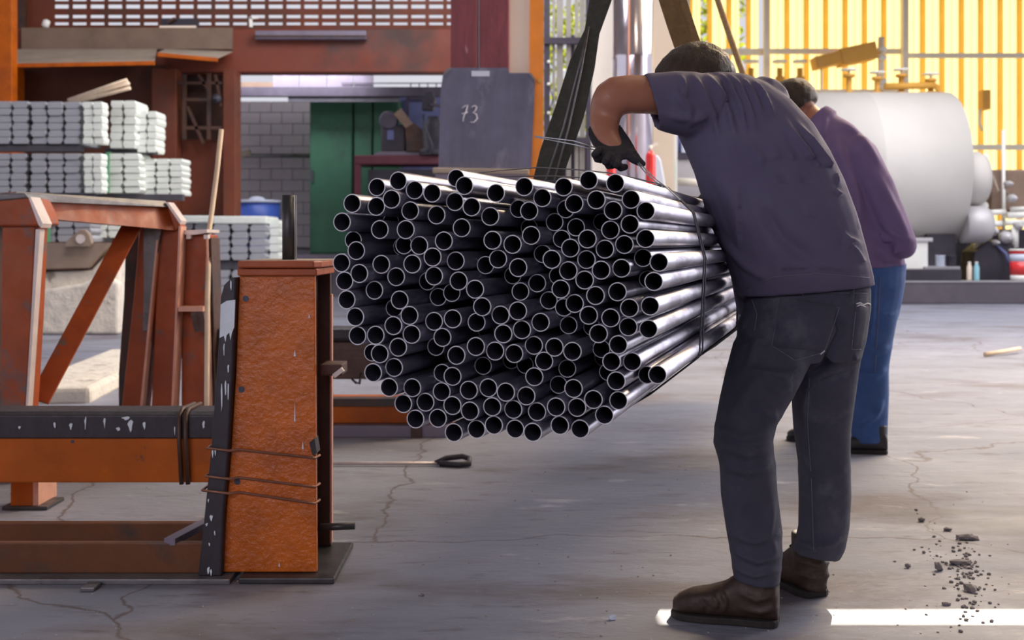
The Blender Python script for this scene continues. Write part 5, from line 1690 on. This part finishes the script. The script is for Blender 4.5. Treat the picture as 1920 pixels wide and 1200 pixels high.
# bucket, bottles, box, cups, base plate on the plinth
Yk = 19.5
t = thing('paint_bucket', 'red and white banded paint bucket on the plinth at the right frame edge', 'bucket', (W(1915, 0, Yk).x, Yk, zp + .02))
cb = Vector((W(1915, 0, Yk).x, Yk, zp + .02))
hb = W(0, 468, Yk).z - cb.z
MB().lathe(cb, (0, 0, 1), [(.17, 0), (.175, hb * .18)], 28).build('white_base', m_white, t)
MB().lathe(cb, (0, 0, 1), [(.1755, hb * .18), (.182, hb * .62)], 28).build('red_band', m_red, t)
MB().lathe(cb, (0, 0, 1), [(.1822, hb * .62), (.187, hb * .86)], 28).build('pale_band', m_sticker, t)
MB().lathe(cb, (0, 0, 1), [(.1875, hb * .86), (.19, hb * .97)], 28).build('red_band', m_red, t)
MB().lathe(cb, (0, 0, 1), [(.2, hb * .97), (.2, hb), (.17, hb + .01)], 28).build('lid', m_white, t)
MB().ball(cb + Vector((.02, -.18, hb * .45)), .04, 2, (1, .3, 1)).build('dark_spot', m_dkmachine, t)
for (x_, mt, lab) in ((1821, m_cream, 'cream plastic bottle on the plinth left of the cyan one'), (1831, m_cyan, 'pale cyan plastic bottle on the plinth beside the burner box')):
    b_ = Vector((W(x_, 0, Yk).x, Yk + (x_ == 1821) * .08, zp + .02))
    h_ = W(0, 491, Yk).z - b_.z
    t = thing('bottle', lab, 'bottle', b_)
    MB().lathe(b_, (0, 0, 1), [(.042, 0), (.045, .02), (.045, h_ * .7), (.025, h_ * .88), (.025, h_ * .92)], 16).build('body', mt, t)
    MB().lathe(b_ + Vector((0, 0, h_ * .92)), (0, 0, 1), [(.027, 0), (.027, h_ * .08)], 12).build('cap', m_white, t)
t = thing('steel_skid', 'dark flat steel skid on the plinth beside the second worker', 'skid', (W(1740, 0, 19.4).x, 19.4, zp))
MB().box(W(1640, 0, 19.4).x, W(1803, 0, 19.4).x, 19.4, 20.4, zp + .02, W(0, 505, 19.4).z).build('base', m_dkmachine, t, .01)
MB().box(W(1735, 0, 19.4).x, W(1803, 0, 19.4).x, 19.45, 20.2, W(0, 505, 19.4).z, W(0, 500, 19.4).z).build('top_plate', m_plinth, t, .004)
zs_ = W(0, 500, 19.4).z
t = thing('white_box', 'plain white box on the dark skid behind the second worker', 'box', (W(1700, 0, 19.5).x, 19.5, W(0, 505, 19.4).z))
MB().box(W(1660, 0, 19.5).x, W(1740, 0, 19.5).x, 19.5, 19.9, W(0, 505, 19.4).z, W(0, 453, 19.5).z).build('body', m_white, t, .01)
MB().box(W(1658, 0, 19.5).x, W(1748, 0, 19.5).x, 19.47, 19.92, W(0, 453, 19.5).z, W(0, 446, 19.5).z).build('lid', m_boiler2, t, .006)
for x_, mt, lab in ((1763, m_sticker, 'pale small tin on the skid plate right of the white box'), (1784, m_dkmachine, 'dark grey small tin on the skid plate')):
    b_ = (W(x_, 0, 19.6).x, 19.6, zs_)
    t = MB().lathe(b_, (0, 0, 1), [(.07, 0), (.075, .01), (.075, .17), (.08, .175), (.08, .185)], 20).build('tin', mt)
    tag(t, lab, 'tin')

# ------------------------------------------------------------------ trees outside behind the gaps in the sheets
for (tx, ty, seed, lab) in ((4.6, 29.5, 3, 'sunlit yellow-green tree outside behind the left end of the sheet wall'), (1.6, 31.5, 5, 'yellow-green tree outside behind the slatted screen')):
    rr = random.Random(seed)
    t = thing('tree', lab, 'tree', (tx, ty, 0))
    MB().tube([(tx, ty, 0), (tx + .1, ty, 2), (tx - .1, ty, 4), (tx + .1, ty, 6)], [.16, .13, .09, .04], 10).build('trunk', m_bark, t)
    lf = MB()
    for k_ in range(1500):
        c_ = Vector((tx + max(-1.2, min(1.2, rr.gauss(0, .7))), ty + max(-1, min(1, rr.gauss(0, .6))), rr.uniform(2.2, 7.4)))
        a_ = Vector((rr.uniform(-1, 1), rr.uniform(-1, 1), rr.uniform(-1, 1))).normalized() * .13
        b_ = a_.cross(Vector((rr.uniform(-1, 1), rr.uniform(-1, 1), rr.uniform(-1, 1)))).normalized() * .06
        lf.poly([c_ - a_, c_ + b_, c_ + a_, c_ - b_], [(0, 1, 2, 3)])
    o = lf.build('leaves', m_leaf, t)
    o['kind'] = 'stuff'

# ------------------------------------------------------------------ rubble in the broken floor at the right
rr = random.Random(11)


def chip(c_, r_, sc=(1, 1, .6)):
    b = MB().ball((0, 0, 0), 1, 1)
    for v in b.bm.verts:
        v.co *= rr.uniform(.7, 1.15)
        v.co = Vector((v.co.x * r_ * sc[0], v.co.y * r_ * sc[1], v.co.z * r_ * sc[2]))
    zmin = min(v.co.z for v in b.bm.verts)
    for v in b.bm.verts:
        v.co += Vector((c_[0], c_[1], -zmin - .001))
    return b


for (x_, y_, r_, sc, lab) in ((1760, 1070, .018, (1, 1, 1.1), 'dark pointed concrete chip standing left of the floor crack'),
                              (1798, 1058, .03, (1.9, .8, .5), 'longest pale concrete sliver lying beside the floor crack'),
                              (1728, 978, .02, (1, .7, .7), 'dark concrete chip lying alone above the crack'),
                              (1702, 1065, .012, (1, 1, .8), 'small round chip furthest left of the rubble'),
                              (1776, 995, .02, (1.2, .8, .4), 'flat dark chip at the upper end of the rubble'),
                              (1820, 1108, .028, (.9, 1.4, .6), 'dark chip at the lower end of the rubble near the sun strip'),
                              (1815, 1012, .035, (1.6, .7, .4), 'dark broken slab piece at the head of the crack'),
                              (1775, 1135, .014, (1.4, .8, .6), 'small brown chip just above the sun strip'),
                              (1718, 957, .009, (1, 1, .8), 'tiny dark pebble highest of the scattered chips')):
    Y = F / (y_ - 455)
    o = chip((W(x_, 0, Y).x, Y), r_ * .8, sc).build('concrete_chip', m_stone)
    tag(o, lab, 'chip', 'chips beside the floor crack')
ru = MB()
for k_ in range(170):
    y_ = rr.triangular(985, 1190, 1060)
    x_ = 1805 + (y_ - 1050) * .22 + rr.gauss(0, 22) + (rr.random() < .2) * rr.uniform(-90, 20)
    Y = F / (y_ - 455)
    b = chip((W(x_, 0, Y).x, Y), rr.uniform(.002, .008))
    me_ = bpy.data.meshes.new('tmp')
    b.bm.to_mesh(me_)
    b.bm.free()
    ru.bm.from_mesh(me_)
    bpy.data.meshes.remove(me_)
o = ru.build('rubble', m_stone)
o['kind'] = 'stuff'
tag(o, 'crumbled grey grit along the floor crack at the right', 'rubble')
gr = MB()
for k_ in range(260):
    y_ = rr.uniform(860, 1198)
    x_ = rr.uniform(0, 1900)
    Y = F / (y_ - 455)
    b = chip((W(x_, 0, Y).x, Y), rr.uniform(.0015, .0045))
    me_ = bpy.data.meshes.new('tmp')
    b.bm.to_mesh(me_)
    b.bm.free()
    gr.bm.from_mesh(me_)
    bpy.data.meshes.remove(me_)
o = gr.build('grit', m_dust)
o['kind'] = 'stuff'
tag(o, 'fine pale grit scattered over the near concrete floor', 'grit')
Y = F / (667 - 455)
o = MB().tube([(W(1838, 0, Y).x, Y - .1, .02), (W(1880, 0, Y).x, Y, .035), (W(1935, 0, Y).x, Y + .25, .04)], .02, 8).build('stick', m_stick)
tag(o, 'pale stick lying on the far floor at the right frame edge', 'stick')
o = chip((W(1148, 0, F / (1162 - 455)).x, F / (1162 - 455)), .012, (1, .6, .8)).build('paper_scrap', m_sticker)
tag(o, 'tiny white crumpled scrap on the floor left of the front boot', 'scrap')
o = chip((W(793, 0, F / (1117 - 455)).x, F / (1117 - 455)), .008).build('dark_pebble', m_stone)
tag(o, 'single dark pebble on the floor in front of the orange post', 'pebble')
